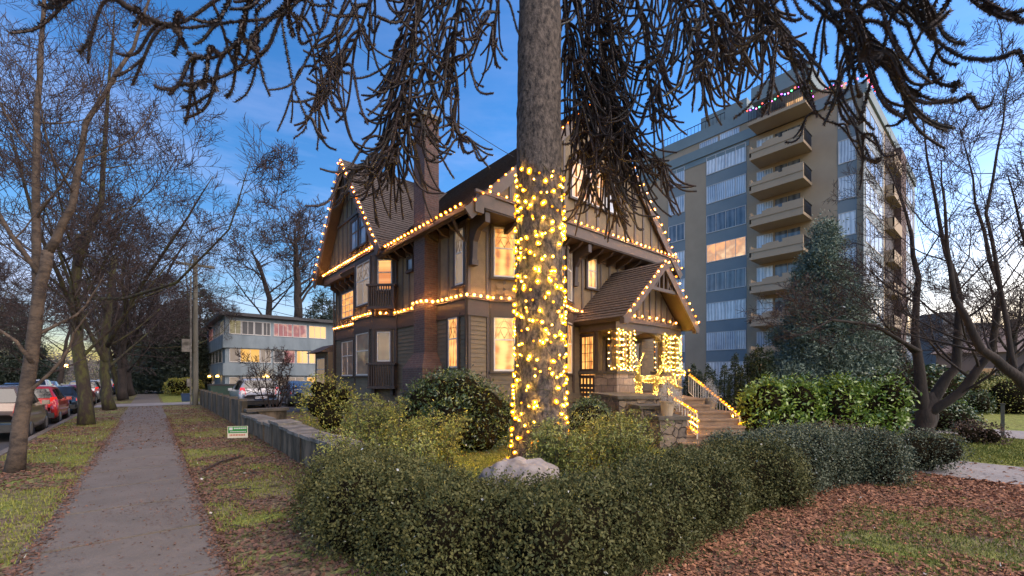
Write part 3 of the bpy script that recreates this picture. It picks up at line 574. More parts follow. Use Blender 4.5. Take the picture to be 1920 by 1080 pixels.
# lit reindeer of wire and bulbs
def deer(label, pos, rz, sc, head):
    t = thing('light_reindeer', label, 'reindeer decoration', pos, 'lit reindeer in front of the porch'); t.rotation_euler.z = rz
    segs = {'leg': [[(.32,.08,.0),(.30,.09,.28),(.27,.07,.52)],[(.34,-.08,.0),(.32,-.09,.28),(.27,-.07,.52)],[(-.34,.08,.0),(-.38,.09,.25),(-.28,.07,.52)],[(-.30,-.08,.0),(-.35,-.09,.25),(-.28,-.07,.52)]]}
    hx, hz = (.62, 1.12) if head else (.66, .35)
    nk = [(.3,0,.62),(.42,0,(hz+.6)/2),(hx-.08,0,hz)]
    m = MB(); m.tube([(-.36,0,.58),(-.28,0,.62),(0,0,.58),(.25,0,.62),(.34,0,.66)], [.05,.13,.12,.15,.07], 8); m.tube(nk, [.09,.06,.05], 7); m.tube([(hx-.1,0,hz+.02),(hx,0,hz),(hx+.17,0,hz-.06)], [.05,.06,.03], 7); m.tube([(-.38,0,.62),(-.46,0,.7)], [.03,.015], 5)
    body = obj('body', m, M['deer'], None); body.parent = t; body.scale = (sc,)*3
    for s in segs['leg']:
        m = MB(); m.tube(s, [.02,.022,.05], 6); o = obj('leg', m, M['deer'], None); o.parent = t; o.scale = (sc,)*3
    m = MB()
    for s in (-1, 1):
        m.tube([(hx-.03,.03*s,hz+.05),(hx-.08,.12*s,hz+.22),(hx-.02,.16*s,hz+.4)], .012, 5); m.tube([(hx-.08,.12*s,hz+.22),(hx+.05,.14*s,hz+.3)], .01, 5); m.tube([(hx-.06,.13*s,hz+.28),(hx-.14,.2*s,hz+.38)], .01, 5)
    o = obj('antler', m, M['deer'], None); o.parent = t; o.scale = (sc,)*3
    m = MB(); pts = []
    for _ in range(190):
        kd = random.random()
        if kd < .4: a = random.uniform(-.36,.34); b = random.uniform(0,6.28); pts.append((a,.14*math.cos(b),.6+.13*math.sin(b)))
        elif kd < .75: s = random.choice(segs['leg']); i = random.choice((0,1)); f = random.random(); q = Vector(s[i]).lerp(Vector(s[i+1]), f); pts.append((q.x+random.uniform(-.025,.025),q.y+random.uniform(-.025,.025),q.z))
        elif kd < .9: i = random.choice((0,1)); q = Vector(nk[i]).lerp(Vector(nk[i+1]), random.random()); pts.append((q.x+random.uniform(-.07,.07),q.y+random.uniform(-.07,.07),q.z))
        else: s = random.choice((-1,1)); f = random.random(); pts.append((hx-.05,.03*s+.12*s*f,hz+.05+.33*f))
    for q in pts:
        r = .010; m.add([(q[0]-r,q[1],q[2]),(q[0],q[1]-r,q[2]),(q[0]+r,q[1],q[2]),(q[0],q[1]+r,q[2]),(q[0],q[1],q[2]+r),(q[0],q[1],q[2]-r)], [(0,1,4),(1,2,4),(2,3,4),(3,0,4),(1,0,5),(2,1,5),(3,2,5),(0,3,5)])
    o = obj('bulbs', m, M['deerbulb'], None); o.parent = t; o.scale = (sc,)*3; o['kind'] = 'stuff'
M['deerbulb'] = mat('reindeer_bulb', (1,.8,.3), None, .5, emi=(1,.5,.06), es=14)
M['deer'] = mat('gold_wire_mesh', (.5,.36,.10), (.3,.2,.05), .4, 20, emi=(1,.65,.12), es=.03)
deer('glowing wire reindeer with raised head standing at the left on the landing', fr(-.7,3.4,1.19), math.radians(215), .92, True)
deer('glowing wire reindeer with raised head standing at the right on the landing', (12.95,8.1,1.19), math.radians(-40), .9, True)
deer('glowing wire reindeer grazing with lowered head between the other two', fr(.0,3.1,1.19), math.radians(-25), .85, False)
# ================================================================ ground, road, paths
def groundmat(name, cols, sc, bump=.8):
    m = bpy.data.materials.new(name); m.use_nodes = True; MATS[name] = m
    n = m.node_tree.nodes; l = m.node_tree.links; b = n['Principled BSDF']; b.inputs['Roughness'].default_value = .95; b.inputs['Specular IOR Level'].default_value = .2
    g = n.new('ShaderNodeTexCoord'); t = n.new('ShaderNodeTexNoise'); t.inputs['Scale'].default_value = sc; t.inputs['Detail'].default_value = 8; t.inputs['Roughness'].default_value = .7
    l.new(g.outputs['Object'], t.inputs['Vector']); r = n.new('ShaderNodeValToRGB'); el = r.color_ramp.elements
    for k, (p, c) in enumerate(cols):
        e = el[k] if k < 2 else el.new(p); e.position = p; e.color = (*c, 1)
    l.new(t.outputs['Fac'], r.inputs[0])
    v = n.new('ShaderNodeTexVoronoi'); v.inputs['Scale'].default_value = 16; l.new(g.outputs['Object'], v.inputs['Vector'])
    s = n.new('ShaderNodeSeparateColor'); l.new(v.outputs['Color'], s.inputs[0]); rr = n.new('ShaderNodeMapRange'); rr.inputs['To Min'].default_value = .45; rr.inputs['To Max'].default_value = 1.7; l.new(s.outputs[0], rr.inputs['Value'])
    mm = n.new('ShaderNodeMix'); mm.data_type = 'RGBA'; mm.blend_type = 'MULTIPLY'; mm.inputs['Factor'].default_value = .8; l.new(r.outputs[0], mm.inputs['A']); l.new(rr.outputs[0], mm.inputs['B']); l.new(mm.outputs['Result'], b.inputs['Base Color'])
    t2 = n.new('ShaderNodeTexNoise'); t2.inputs['Scale'].default_value = 30; t2.inputs['Detail'].default_value = 6; l.new(g.outputs['Object'], t2.inputs['Vector'])
    bb = n.new('ShaderNodeBump'); bb.inputs['Strength'].default_value = bump; bb.inputs['Distance'].default_value = .03; l.new(t2.outputs['Fac'], bb.inputs['Height']); l.new(bb.outputs[0], b.inputs['Normal'])
    return m
groundmat('ground_soil', [(.38,(.15,.10,.08)),(.62,(.16,.19,.045)),(.5,(.14,.12,.06))], .9)
groundmat('lawn_green', [(.3,(.13,.19,.025)),(.7,(.20,.25,.04)),(.5,(.18,.18,.05))], 1.3)
g = MB(); xs = [(-900,0),(-10.4,0),(-10.4,-.135),(-2.6,-.135),(-2.6,0),(900,0)]; ys = [-60, 0, 900]
vv = [(x, y, z) for y in ys for x, z in xs]; ff = [(j*6+i, j*6+i+1, (j+1)*6+i+1, (j+1)*6+i) for j in range(2) for i in range(5)]
g.add(vv, ff); struct('ground', g, MATS['ground_soil'])
M['asphalt'] = mat('road_asphalt', (.055,.052,.055), (.035,.034,.038), .75, 2, .5, 60)
M['walk'] = mat('sidewalk_concrete', (.19,.15,.14), (.075,.06,.058), .85, 2.2, .6, 45, detail=12, isl=[(.12,.105,.085),(.26,.23,.185),(.17,.15,.125),(.30,.28,.235),(.15,.13,.11)])
M['walk2'] = mat('driveway_concrete', (.30,.27,.26), (.20,.175,.17), .85, 1.6, .5, 45, detail=10)
b = MB(); b.add([(-10.38,-60,-.13),(-2.76,-60,-.13),(-2.76,700,-.13),(-10.38,700,-.13)], [(0,1,2,3)]); struct('road', b, M['asphalt'])
b = MB(); b.box(-2.76,-2.6,-60,34.6,-.13,.02); b.box(-2.76,-2.6,38.4,300,-.13,.02); b.box(-10.42,-10.28,-60,300,-.13,.02); struct('kerb', b, M['walk'])
b = MB(); y = -6.0
rr_ = random.Random(3)
while y < 120:
    d = 1.55 if y < 60 else 6; dz = rr_.uniform(0, .006); b.box(-1.0+rr_.uniform(-.02,.01), .545+rr_.uniform(-.01,.02), y+.03, y+d-.03, -.05, .012+dz*1.5); y += d
b.add([(-1.75,-6,.008),(-1.02,-6,.008),(-1.02,5.6,.008),(-1.15,4.9,.008),(-1.4,4.2,.008),(-1.7,2.5,.008)], [(0,1,2,3,4,5)]); struct('sidewalk', b, M['walk'])
b = MB(); b.add([(-2.6,34.8,.022),(14,34.8,.022),(14,38.2,.022),(-2.6,38.2,.022)], [(0,1,2,3)]); struct('lane', b, M['walk2'])
b = MB(); b.add([(3.2,24,.012),(17,24.0,.012),(17,34.8,.012),(3.2,34.8,.012)], [(0,1,2,3)]); b.add([(3.2,38.2,.012),(30,38.2,.012),(30,47.5,.012),(3.2,47.5,.012)], [(0,1,2,3)]); struct('parking_lot', b, M['asphalt'])
b = MB(); b.add([(11.0,-30,.012),(13.2,-30,.012),(13.2,1.0,.012),(11.0,1.3,.012)], [(0,1,2,3)]); struct('driveway', b, M['walk2'])
b = MB(); b.add([(9.35,-30,.010),(9.95,-30,.010),(9.95,1.25,.010),(9.35,1.25,.010)], [(0,1,2,3)]); struct('path', b, M['walk'])
b = MB(); b.add([(13.25,-40,.006),(60,-40,.006),(60,2.2,.006),(16,2.2,.006),(13.25,1.2,.006)], [(0,1,2,3,4)]); b.add([(.7,38.3,.01),(3.1,38.3,.01),(3.1,60,.01),(.7,60,.01)], [(0,1,2,3)])
b.add([(2.9,4.0,.004),(9.5,3.9,.004),(10.2,6.5,.004),(7.2,9.6,.004),(4.0,12.5,.004),(3.0,16,.004)], [(0,1,2,3,4,5)]); struct('lawn', b, MATS['lawn_green'])
b = MB(); b.add([(19.2,-40,.016),(22.0,-40,.016),(22.0,2.6,.016),(19.2,2.6,.016)], [(0,1,2,3)]); struct('footpath', b, M['walk2'])
# ---- fallen leaves and grass
def patch(x, y): return (np.sin(x*1.7+1.3*np.sin(y*.9))+np.sin(y*1.3+1.9*np.sin(x*.7+1))+.7*np.sin(x*3.9+y*3.1)+.5*np.sin(y*5.3-x*2.2))/3.2
def scatter(n, x0, x1, y0, y1, keep=None, z=.012):
    x = RNG.uniform(x0, x1, n); y = RNG.uniform(y0, y1, n); k = np.ones(n, bool) if keep is None else keep(x, y)
    x, y = x[k], y[k]; return np.stack([x, y, z+RNG.uniform(0, .018, len(x))], 1)
M['leafbrown'] = mat('fallen_leaf_brown', (.15,.085,.06), (.07,.045,.04), .8, 1, isl=[(.08,.045,.035),(.30,.14,.08),(.15,.08,.06),(.45,.29,.21),(.22,.11,.07)], spec=.3)
M['leafred'] = mat('fallen_leaf_russet', (.24,.10,.05), (.12,.06,.045), .8, 1, isl=[(.08,.035,.025),(.46,.17,.07),(.20,.085,.055),(.62,.36,.25),(.36,.13,.06),(.13,.06,.045),(.5,.23,.12)], spec=.3)
M['grass'] = mat('grass_blade', (.12,.16,.025), (.08,.12,.02), .7, 1.5, isl=[(.12,.15,.02),(.26,.27,.04),(.18,.19,.035),(.30,.26,.07)], spec=.3)
far = lambda x, y: RNG.uniform(size=len(x)) < np.clip(9/(x*sT+y*cT+.01), 0, 1)**1.3
lb = MB()
lb.leaves(scatter(16000, -2.55, -.95, 2, 26, lambda x, y: (patch(x, y) > -.05) & ((x < -1.5) | (y > 4.6)) & far(x, y)), .055, flat=.75, asp=.7)
lb.leaves(scatter(30000, .55, 2.5, 1.5, 30, lambda x, y: ((patch(x, y) > -.1) | (x > 1.7)) & far(x, y)), .05, flat=.75, asp=.7)
lb.leaves(scatter(15000, -.95, .56, 1.5, 26, lambda x, y: far(x, y) & (RNG.uniform(size=len(x)) < .3+.7*(patch(x+4, y) > .3))), .026, flat=.9, asp=.6)
lb.leaves(scatter(5000, -2.5, 2.4, 14, 34, None), .06, flat=.8, asp=.7)
for xe in (-.93, .55): lb.leaves(np.stack([xe+RNG.normal(size=5200)*.06, 1.8+22*RNG.uniform(size=5200)**1.6, RNG.uniform(.01,.03,5200)], 1), .04, flat=.75, asp=.6)
o = obj('fallen_leaves', lb, M['leafbrown']); tag(o, 'brown fallen leaves on the verges and cracks beside the sidewalk', 'leaves', kind='stuff')
lb = MB()
lb.leaves(scatter(135000, 1.0, 10.9, -3.5, 2.2, lambda x, y: ((patch(x*.9, y*.9)+.5*patch(x*3.1, y*3.3+2) > -.26+RNG.uniform(-.4,.4,len(x))) | (y > 1.3)) & (x*sT+y*cT > .9) & far(x, y)), .041, flat=.8, asp=.6, jit=.55)
lb.leaves(scatter(3500, 9.3, 11.0, -3.5, 2.4), .07, flat=.7, asp=.75); lb.leaves(scatter(500, 10.9, 13.2, -4, 1), .06, flat=.85, asp=.7)
lb.leaves(scatter(5000, 5, 13, 3.0, 5.2), .05, flat=.8); lb.leaves(scatter(2500, 4, 8, 8, 12), .05, flat=.8)
o = obj('fallen_leaves', lb, M['leafred']); tag(o, 'russet fallen leaves covering the ground right of the hedge', 'leaves', kind='stuff')
def blades(mb, c, h, w=.006):
    k = len(c); a = RNG.uniform(0, 6.28, k); d = np.stack([np.cos(a), np.sin(a), 0*a], 1)*w
    hh = (h*RNG.uniform(.5, 1.3, k))[:, None]; t = c+np.concatenate([RNG.normal(size=(k, 2))*.35, np.ones((k, 1))], 1)*hh
    mb.tris(np.stack([c-d, c+d, t], 1))
gb = MB()
blades(gb, scatter(26000, -2.55, -.95, 2, 24, lambda x, y: (patch(x, y) < .1) & ((x < -1.6) | (y > 4.8)) & far(x, y), 0), .045, .007)
blades(gb, scatter(42000, .58, 2.4, 1.5, 26, lambda x, y: (patch(x, y) < .05) & (x < 2.1) & far(x, y), 0), .04, .007)
blades(gb, scatter(70000, 1.0, 10, -3, 1.5, lambda x, y: (patch(x*.9, y*.9)+.5*patch(x*3.1, y*3.3+2) < .05) & (x*sT+y*cT > .9) & far(x, y), 0), .035, .006)
blades(gb, scatter(22000, 3.5, 10.5, 4, 11, None, 0), .05, .009); blades(gb, scatter(16000, 13.3, 19, -2, 2.2, None, 0), .05, .012)
o = obj('grass', gb, M['grass']); tag(o, 'short mossy grass growing in patches between the leaves', 'grass', kind='stuff')
tw = MB()
for _ in range(26):
    q = (random.uniform(.7,2.2), random.uniform(2.5,9), .03); a = random.uniform(0,6.28); Lk = random.uniform(.15,.5)
    tw.tube([(q[0],q[1],.03),(q[0]+Lk*.5*math.cos(a),q[1]+Lk*.5*math.sin(a),.05),(q[0]+Lk*math.cos(a+.3),q[1]+Lk*math.sin(a+.3),.03)], .005, 4)
tw.tube([(.75,9.9,.03),(1.1,10.6,.06),(1.6,11.2,.04)], .02, 5)
o = obj('fallen_twigs', tw, M['twig']); tag(o, 'bare twigs lying on the leafy verge right of the sidewalk', 'twigs', kind='stuff')
# ---- retaining wall along the sidewalk
rw = thing('retaining_wall', 'weathered low concrete retaining wall with flat top along the leafy verge', 'wall', (2.6,14,0))
for (y0, y1, x0, x1, z) in ((7.2,12.6,2.38,2.85,.58),(12.6,17.3,2.42,2.86,.47)):
    b = MB(); b2 = MB(); y = y0; rq = random.Random(int(y0))
    while y < y1-.1:
        e = min(y1, y+rq.uniform(.7,1.3)); dx, dz = rq.uniform(-.025,.025), rq.uniform(-.03,.03); b.box(x0+dx,x1+dx,y,e-.006,0,z+dz); b2.box(x0-.035+dx,x1+.03+dx,y+.004,e-.012,z+dz,z+.07+dz); y = e
    obj('wall_section', b, M['concrete'], rw); obj('coping', b2, M['conctop'], rw)
b = MB(); b.box(2.87,3.75,17.0,17.45,0,.60); obj('return_wall', b, M['concrete'], rw); b = MB(); b.box(2.5,3.82,16.93,17.52,.602,.69); obj('coping', b, M['cap'], rw)
fw = thing('boundary_wall', 'brown board and concrete boundary wall beyond the return wall', 'wall', (2.6,25,0))
b = MB(); b.box(2.45,2.62,17.6,34.4,0,.95); obj('wall_section', b, M['concrete'], fw)
b = MB()
for k in range(8): y = 18+k*2.25; b.box(2.40,2.68,y,y+.14,0,1.02)
obj('wall_post', b, M['cap'], fw)
# boulder
bo = bmesh.new(); bmesh.ops.create_icosphere(bo, subdivisions=5, radius=1)
from mathutils import noise as mnoise
for v in bo.verts:
    n_ = mnoise.noise(v.co*1.1+Vector((3,1,2)))*.35+mnoise.noise(v.co*3.5)*.10+mnoise.noise(v.co*9)*.03; n_ += abs(mnoise.noise(v.co*2.2+Vector((7,0,1))))*-.22; v.co *= 1+n_; v.co.x *= .60; v.co.y *= .50; v.co.z *= .44
me = bpy.data.meshes.new('boulder'); bo.to_mesh(me); bo.free(); me.polygons.foreach_set('use_smooth', [True]*len(me.polygons))
M['rock'] = mat('granite_boulder', (.32,.28,.26), (.13,.11,.10), .9, 3.5, .9, 14, detail=9); me.materials.append(M['rock'])
o = bpy.data.objects.new('boulder', me); C.objects.link(o); o.location = P(975, 897, 5.6); o.location.z = .34; o.rotation_euler = (0,0,.5); tag(o, 'pale granite boulder sitting behind the front hedge', 'boulder')
# ================================================================ apartment tower
TX, TY, T0 = 39.7, 7.1, 3.2
tw = thing('apartment_tower', 'tall beige and blue apartment tower with stacked balconies rising behind the house', 'apartment building', (50,17,0))
YL = 30.0
b = MB(); b.box(TX,63.4,TY,YL,-.5,22.5); obj('wall', b, M['tbeige'], tw)
b = MB(); b.box(TX-.15,63.6,TY-.15,YL+.15,22.5,23.35); b.box(TX-.04,TX,PX(1405,TX),YL,21.95,22.45)
b.box(TX+1.0,58,PX(1418,TX+1),27,24.65,25.7); b.box(TX+1.6,50,PX(1395,TX+1),20,25.7,27.2); b.box(38.6,44,10.2,14.4,24.8,26.1); obj('cornice', b, M['tband'], tw)
b = MB(); b.box(TX+1.1,57.5,8.6,26.8,23.35,24.66); obj('penthouse_wall', b, M['tbeige'], tw)
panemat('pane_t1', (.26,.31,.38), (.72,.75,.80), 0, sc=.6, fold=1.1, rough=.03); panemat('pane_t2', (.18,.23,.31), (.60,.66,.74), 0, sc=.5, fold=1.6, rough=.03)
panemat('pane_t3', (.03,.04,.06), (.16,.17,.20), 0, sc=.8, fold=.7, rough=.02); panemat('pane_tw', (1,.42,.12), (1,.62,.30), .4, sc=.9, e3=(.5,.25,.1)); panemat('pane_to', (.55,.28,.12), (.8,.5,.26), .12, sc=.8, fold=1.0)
panemat('pane_sky', (.06,.11,.20), (.17,.26,.40), 0, sc=.3, rough=.01)  # blue sky reflection put into the base colour of the panes
wp, wq = (TX, YL+10), (TX, -20)         # facade line toward the road
ws, wt_ = (TX-10, TY), (80, TY)
def tcol(px0, px1, k0, k1, panes, mull, h=1.67, zoff=0.0, spandrel=True, casing=0):
    y0, y1 = PX(px0, TX), PX(px1, TX)
    for k in range(k0, k1+1):
        zt = T0+2.73*k+zoff; pn = panes[k % len(panes)] if isinstance(panes, list) else panes
        window(wp, wq, YL+10-y0, YL+10-y1, zt-h, zt, pn, 'plain', parent=tw, d=.03, casing=0, mull=mull)
    if spandrel:
        b = MB(); b.box(TX-.012,TX,y1-.05,y0+.05,-.5,T0+2.73*k1+.1); obj('spandrel', b, M['tblue'], tw)
tcol(1325, 1399, 0, 7, ['pane_t1','pane_t2','pane_t1','pane_t3','pane_tw','pane_t3','pane_t2','pane_t1'], 3)
tcol(1254, 1284, 0, 7, ['pane_t2','pane_t1','pane_t2','pane_t2','pane_t1','pane_t3','pane_t2','pane_t2'], 1)
tcol(1572, 1605, 0, 7, ['pane_t2','pane_t1','pane_t2','pane_t1','pane_t1','pane_t2','pane_t2','pane_t2'], 0, h=1.75)
for k in range(0, 8):
    zt = T0+2.73*k; y0, y1 = PX(1419, TX), PX(1450, TX)
    window(wp, wq, YL+10-y0, YL+10-y1, zt-1.7, zt-.25, ['pane_to','pane_t2','pane_t1','pane_t1','pane_t2','pane_t2','pane_t2','pane_t1'][k], 'plain', parent=tw, d=.03, casing=0, mull=1)
    window(wp, wq, YL+10-y1+.1, YL+10-y1+2.0, zt-2.35, zt-.25, 'pane_t3', 'plain', parent=tw, d=.03, casing=0, mull=1, name='balcony_door', sashm='tbeige')
    F = zt-2.5; yb0, yb1 = 10.35, 14.15; m = MB(); XF = TX-2.1
    m.box(XF,TX,yb0,yb1,F-.22,F); m.box(XF,XF+.12,yb0,yb1,F,F+.62); m.box(XF,TX,yb1-.12,yb1,F,F+.9)
    for (a, c, hh) in ((0,.95,.62),(.95,1.25,.82),(1.25,2.1,.9),(2.1,2.4,.75),(2.4,3.8,1.0)): m.box(XF-.05,XF,yb1-min(3.8,c+.0),yb1-a,F+.35,F+hh)
    m.box(XF-.001,XF+.12,yb0,yb0+1.35,F+.62,F+.95); m.box(XF-.001,XF+.12,yb0+1.7,yb0+2.5,F+.62,F+.85)
    bc = obj('balcony', m, M['tbeige'], tw); m = MB()
    for i in range(12): x = XF+.15+i*.16; m.box(x,x+.03,yb0,yb0+.03,F,F+.95)
    m.box(XF,TX,yb0-.01,yb0+.04,F+.92,F+.99); obj('railing', m, M['metal'], bc)
# penthouse terrace, windows, coloured lights
m = MB(); m.box(TX-2.1,TX,10.2,14.3,22.5,22.75)
bc = obj('balcony', m, M['tbeige'], tw); m = MB()
for i in range(34): y = 10.25+i*.12; m.box(TX-2.1,TX-2.07,y,y+.03,22.75,23.7)
m.box(TX-2.12,TX-2.06,10.2,14.3,23.68,23.75); obj('railing', m, M['metal'], bc)
window((TX+1.1,YL+10),(TX+1.1,-20), YL+10-PX(1385,TX+1), YL+10-PX(1350,TX+1), 23.4,24.55,'pane_t2','plain',parent=tw,casing=0,mull=2,d=.03)
window((TX+1.1,YL+10),(TX+1.1,-20), YL+10-PX(1368+50,TX+1), YL+10-PX(1450,TX+1), 23.4,24.55,'pane_t2','plain',parent=tw,casing=0,mull=2,d=.03)
window((TX+1.1,YL+10),(TX+1.1,-20), YL+10-12.5, YL+10-11.2, 23.4,24.9,'pane_tw','plain',parent=tw,casing=0,mull=1,d=.03)
window((TX+1.1,YL+10),(TX+1.1,-20), YL+10-PX(1345,TX+1), YL+10-PX(1312,TX+1), 23.4,24.5,'pane_t2','plain',parent=tw,casing=0,mull=2,d=.03)
m = MB()
for (y0, y1, z) in ((17.5,26.5,25.7),(10.4,14.3,26.1)):
    x = 38.7 if z > 26 else TX+1.1; n = int((y1-y0)/.35)
    for i in range(n+1): y = y0+(y1-y0)*i/n; m.box(x,x+.03,y,y+.03,z,z+.75)
    m.box(x-.01,x+.04,y0,y1,z+.73,z+.79)
obj('roof_railing', m, M['metal'], tw)
# side facing the avenue
def scol(px0, px1, panes, mull, k0=0, k1=7, h=1.9, zo=-.55):
    x0, x1 = PY(px0, TY), PY(px1, TY)
    for k in range(k0, k1+1):
        zt = T0+2.73*k+zo; window(ws, wt_, x0-ws[0], x1-ws[0], zt-h, zt, panes[k % len(panes)], 'plain', parent=tw, d=.03, casing=0, mull=mull)
    b = MB(); b.box(x0-.1,x1+.1,TY-.012,TY,-.5,22.4); obj('spandrel', b, M['tblue'], tw)
# (window() puts the outer face on the right of p->q: the side wall runs toward +X)
b = MB(); b.box(PY(1619,TY),PY(1657,TY),TY-.008,TY,-.5,22.4); b.box(PY(1687,TY),PY(1715,TY),TY-.008,TY,-.5,22.4); obj('side_cladding', b, M['tblue'], tw)
scol(1622, 1654, ['pane_sky','pane_t2','pane_sky','pane_sky'], 3); scol(1690, 1711, ['pane_sky','pane_sky','pane_to','pane_sky'], 3)
x0, x1 = PY(1659, TY), PY(1684, TY); b = MB(); b.box(x0,x1,TY-.03,TY,0,22.3); obj('recess_shade', b, M['trim'], tw)  # flat dark sheet on the wall, its colour standing for the recess's shade
for k in range(1, 8):
    F = T0+2.73*k-2.5; m = MB(); m.box(x0,x1-2.5,TY-.6,TY,F-.2,F); m.box(x0,x1-2.5,TY-.6,TY-.5,F,F+.8); m.box(x0,x0+.1,TY-.6,TY,F,F+.8); obj('balcony', m, M['tbeige'], tw)
b = MB(); b.box(x1-2.2,x1+.6,TY-.5,TY,0,22.4); obj('pier', b, M['brick'], tw)
def fairy(label, pts, cols):
    pts = [Vector(p) for p in pts]; t = thing('string_lights', label, 'string lights', pts[0]); m = MB(); m.tube(pts, .02, 4); obj('cord', m, M['cord'], t); k = 0
    for a, b_ in zip(pts[:-1], pts[1:]):
        n = max(1, int((b_-a).length/.22))
        for i in range(n):
            q = a.lerp(b_, i/n); m = cols[k % len(cols)]; k += 1
            me = FB.get(m) or FB.setdefault(m, ico(1.0)); 
            if not me.materials: me.materials.append(m)
            o = bpy.data.objects.new('bulb', me); C.objects.link(o); o.parent = t; o.location = q-pts[0]+Vector((0,0,random.uniform(-.15,.15))); o.scale = (.055,)*3
FB = {}
fc = [mat('bulb_'+n_, c, c, .4, 1, emi=c, es=2.2) for n_, c in (('red',(1,.08,.05)),('purple',(.6,.1,1)),('blue',(.15,.3,1)),('pink',(1,.15,.5)),('green',(.1,1,.25)))]
fairy('multicoloured fairy lights along the top balcony rail of the tower', [(37.55,14.3,23.75),(37.55,10.2,23.75),(39.6,10.2,23.75)], fc)
fairy('red fairy lights on the roof terrace at the tower corner', [(39.5,9.6,23.8),(39.5,7.0,23.7),(43,6.9,23.7)], [fc[0], fc[3]])
# ================================================================ grey three-storey building
gbd = thing('apartment_block', 'low three storey blue grey flat roofed block with lit ribbon windows', 'apartment building', (17,55,0))
GX, GY = 5.3, 47.6
b = MB(); b.box(GX,31,GY,64,-.5,7.55); obj('wall', b, M['greyb'], gbd)
b = MB(); b.box(GX-.5,31.5,GY-.6,64.5,7.55,7.85); obj('roof', b, M['metal'], gbd)
b = MB(); b.box(GX-.18,31,GY-.2,GY,4.55,5.75); b.box(GX-.18,31,GY-.2,GY,1.95,3.1); b.box(GX-.2,GX,GY,64,4.5,5.75); b.box(GX-.2,GX,GY,64,1.95,3.1); obj('balcony_band', b, M['greyb'], gbd)
panemat('pane_g1', (.75,.62,.25), (.35,.3,.12), .12, sc=.7); panemat('pane_g2', (.06,.06,.05), (.22,.20,.13), .04, sc=.8, fold=1); panemat('pane_g3', (.6,.16,.14), (1,.5,.35), .22, sc=1.6, e3=(.4,.1,.1)); panemat('pane_g4', (1,.45,.04), (1,.58,.10), .30, sc=.8); panemat('pane_g5', (.8,.6,.45), (.95,.7,.45), .09, sc=.5, fold=.8)
for (a, c, pn, z0, z1, ml) in ((430,452,'pane_g1',5.85,7.15,1),(453,476,'pane_g2',5.85,7.15,1),(477,492,'pane_g2',5.85,7.15,0),(493,507,'pane_g2',5.85,7.15,1),(513,548,'pane_g3',5.85,7.15,3),(549,575,'pane_g3',5.85,7.15,1),(579,611,'pane_g4',5.85,7.15,2),
    (430,449,'pane_g5',3.2,4.5,0),(450,487,'pane_g4',3.2,4.5,1),(488,508,'pane_g5',3.2,4.5,1),(513,531,'pane_g2',3.2,4.5,0),(532,553,'pane_g3',3.2,4.5,0),(556,577,'pane_g4',3.2,4.5,1),(579,611,'pane_g4',3.2,4.5,2),(430,450,'pane_g5',.2,1.8,0),(453,500,'pane_g5',.2,1.8,2),(520,570,'pane_g5',.2,1.8,2),(575,611,'pane_g4',.2,1.8,2)):
    window((-20,GY),(40,GY), PY(a,GY)+20, PY(c,GY)+20, z0, z1, pn, 'plain', parent=gbd, d=.03, casing=0, mull=ml)
for (y0, y1, z0, pn) in ((61,57,5.85,'pane_g3'),(55.5,51,5.85,'pane_g2'),(50.5,48.3,5.85,'pane_g1'),(61,49.5,3.2,'pane_g2'),(62,60,0,'pane_g5'),(58,56,0,'pane_g5')):
    window((GX,70),(GX,40), 70-y0, 70-y1, z0, z0+1.35, pn, 'plain', parent=gbd, d=.03, casing=0, mull=3)
M['lampglow'] = mat('lamp_glow', (1,.8,.4), None, .5, emi=(1,.5,.1), es=5)
for (x, y, z, r) in ((PY(497,GY),GY-.5,1.9,.28),(PY(603,GY),GY-.5,1.9,.28),(GX-.3,50.5,1.9,.16),(GX-.3,58,1.9,.16)):
    b = MB(); b.tube([(x,y,z-.09),(x,y,z+.09)], [r,r*.6], 10); obj('wall_lamp', b, M['lampglow'], gbd)
# ================================================================ vehicles
def paint(name, c, metal=.2): return mat('paint_'+name, c, tuple(x*.9 for x in c), .28, 1, metal=metal, coat=.8)
M['glass'] = mat('car_glass', (.015,.018,.022), None, .05, 1, coat=1); M['rubber'] = mat('tyre_rubber', (.02,.02,.02), None, .9); M['rim'] = mat('alloy_rim', (.4,.4,.42), None, .3, metal=.8)
M['tail'] = mat('tail_light_red', (.35,.01,.01), None, .15, emi=(1,.03,.02), es=.25, coat=1); M['head'] = mat('head_light', (.6,.6,.62), None, .1, coat=1); M['plastic'] = mat('black_plastic', (.02,.02,.022), None, .5); M['plate'] = mat('number_plate', (.55,.56,.62), (.5,.5,.55), .5)
SUVS = [(0,.70,.42,.78,.66,.80),(.05,.84,.34,.93,.80,.97),(.14,.89,.28,1.03,.80,1.10),(.45,.90,.24,1.05,.66,1.60),(.9,.90,.22,1.03,.67,1.66),(2.0,.90,.21,1.0,.67,1.66),(2.5,.90,.21,.99,.65,1.60),(3.15,.90,.22,.98,.78,1.06),(3.8,.88,.25,.93,.76,.97),(4.15,.82,.30,.82,.70,.86),(4.25,.70,.38,.68,.6,.70)]
SEDS = [(0,.68,.40,.72,.64,.76),(.05,.82,.33,.90,.78,.96),(.2,.87,.27,.95,.78,1.02),(.75,.88,.23,.95,.74,1.06),(1.35,.88,.21,.95,.60,1.38),(2.0,.88,.2,.94,.62,1.44),(2.75,.88,.2,.92,.60,1.38),(3.55,.88,.21,.90,.74,.97),(4.1,.86,.25,.84,.72,.88),(4.4,.80,.30,.74,.66,.78),(4.5,.68,.38,.6,.55,.64)]
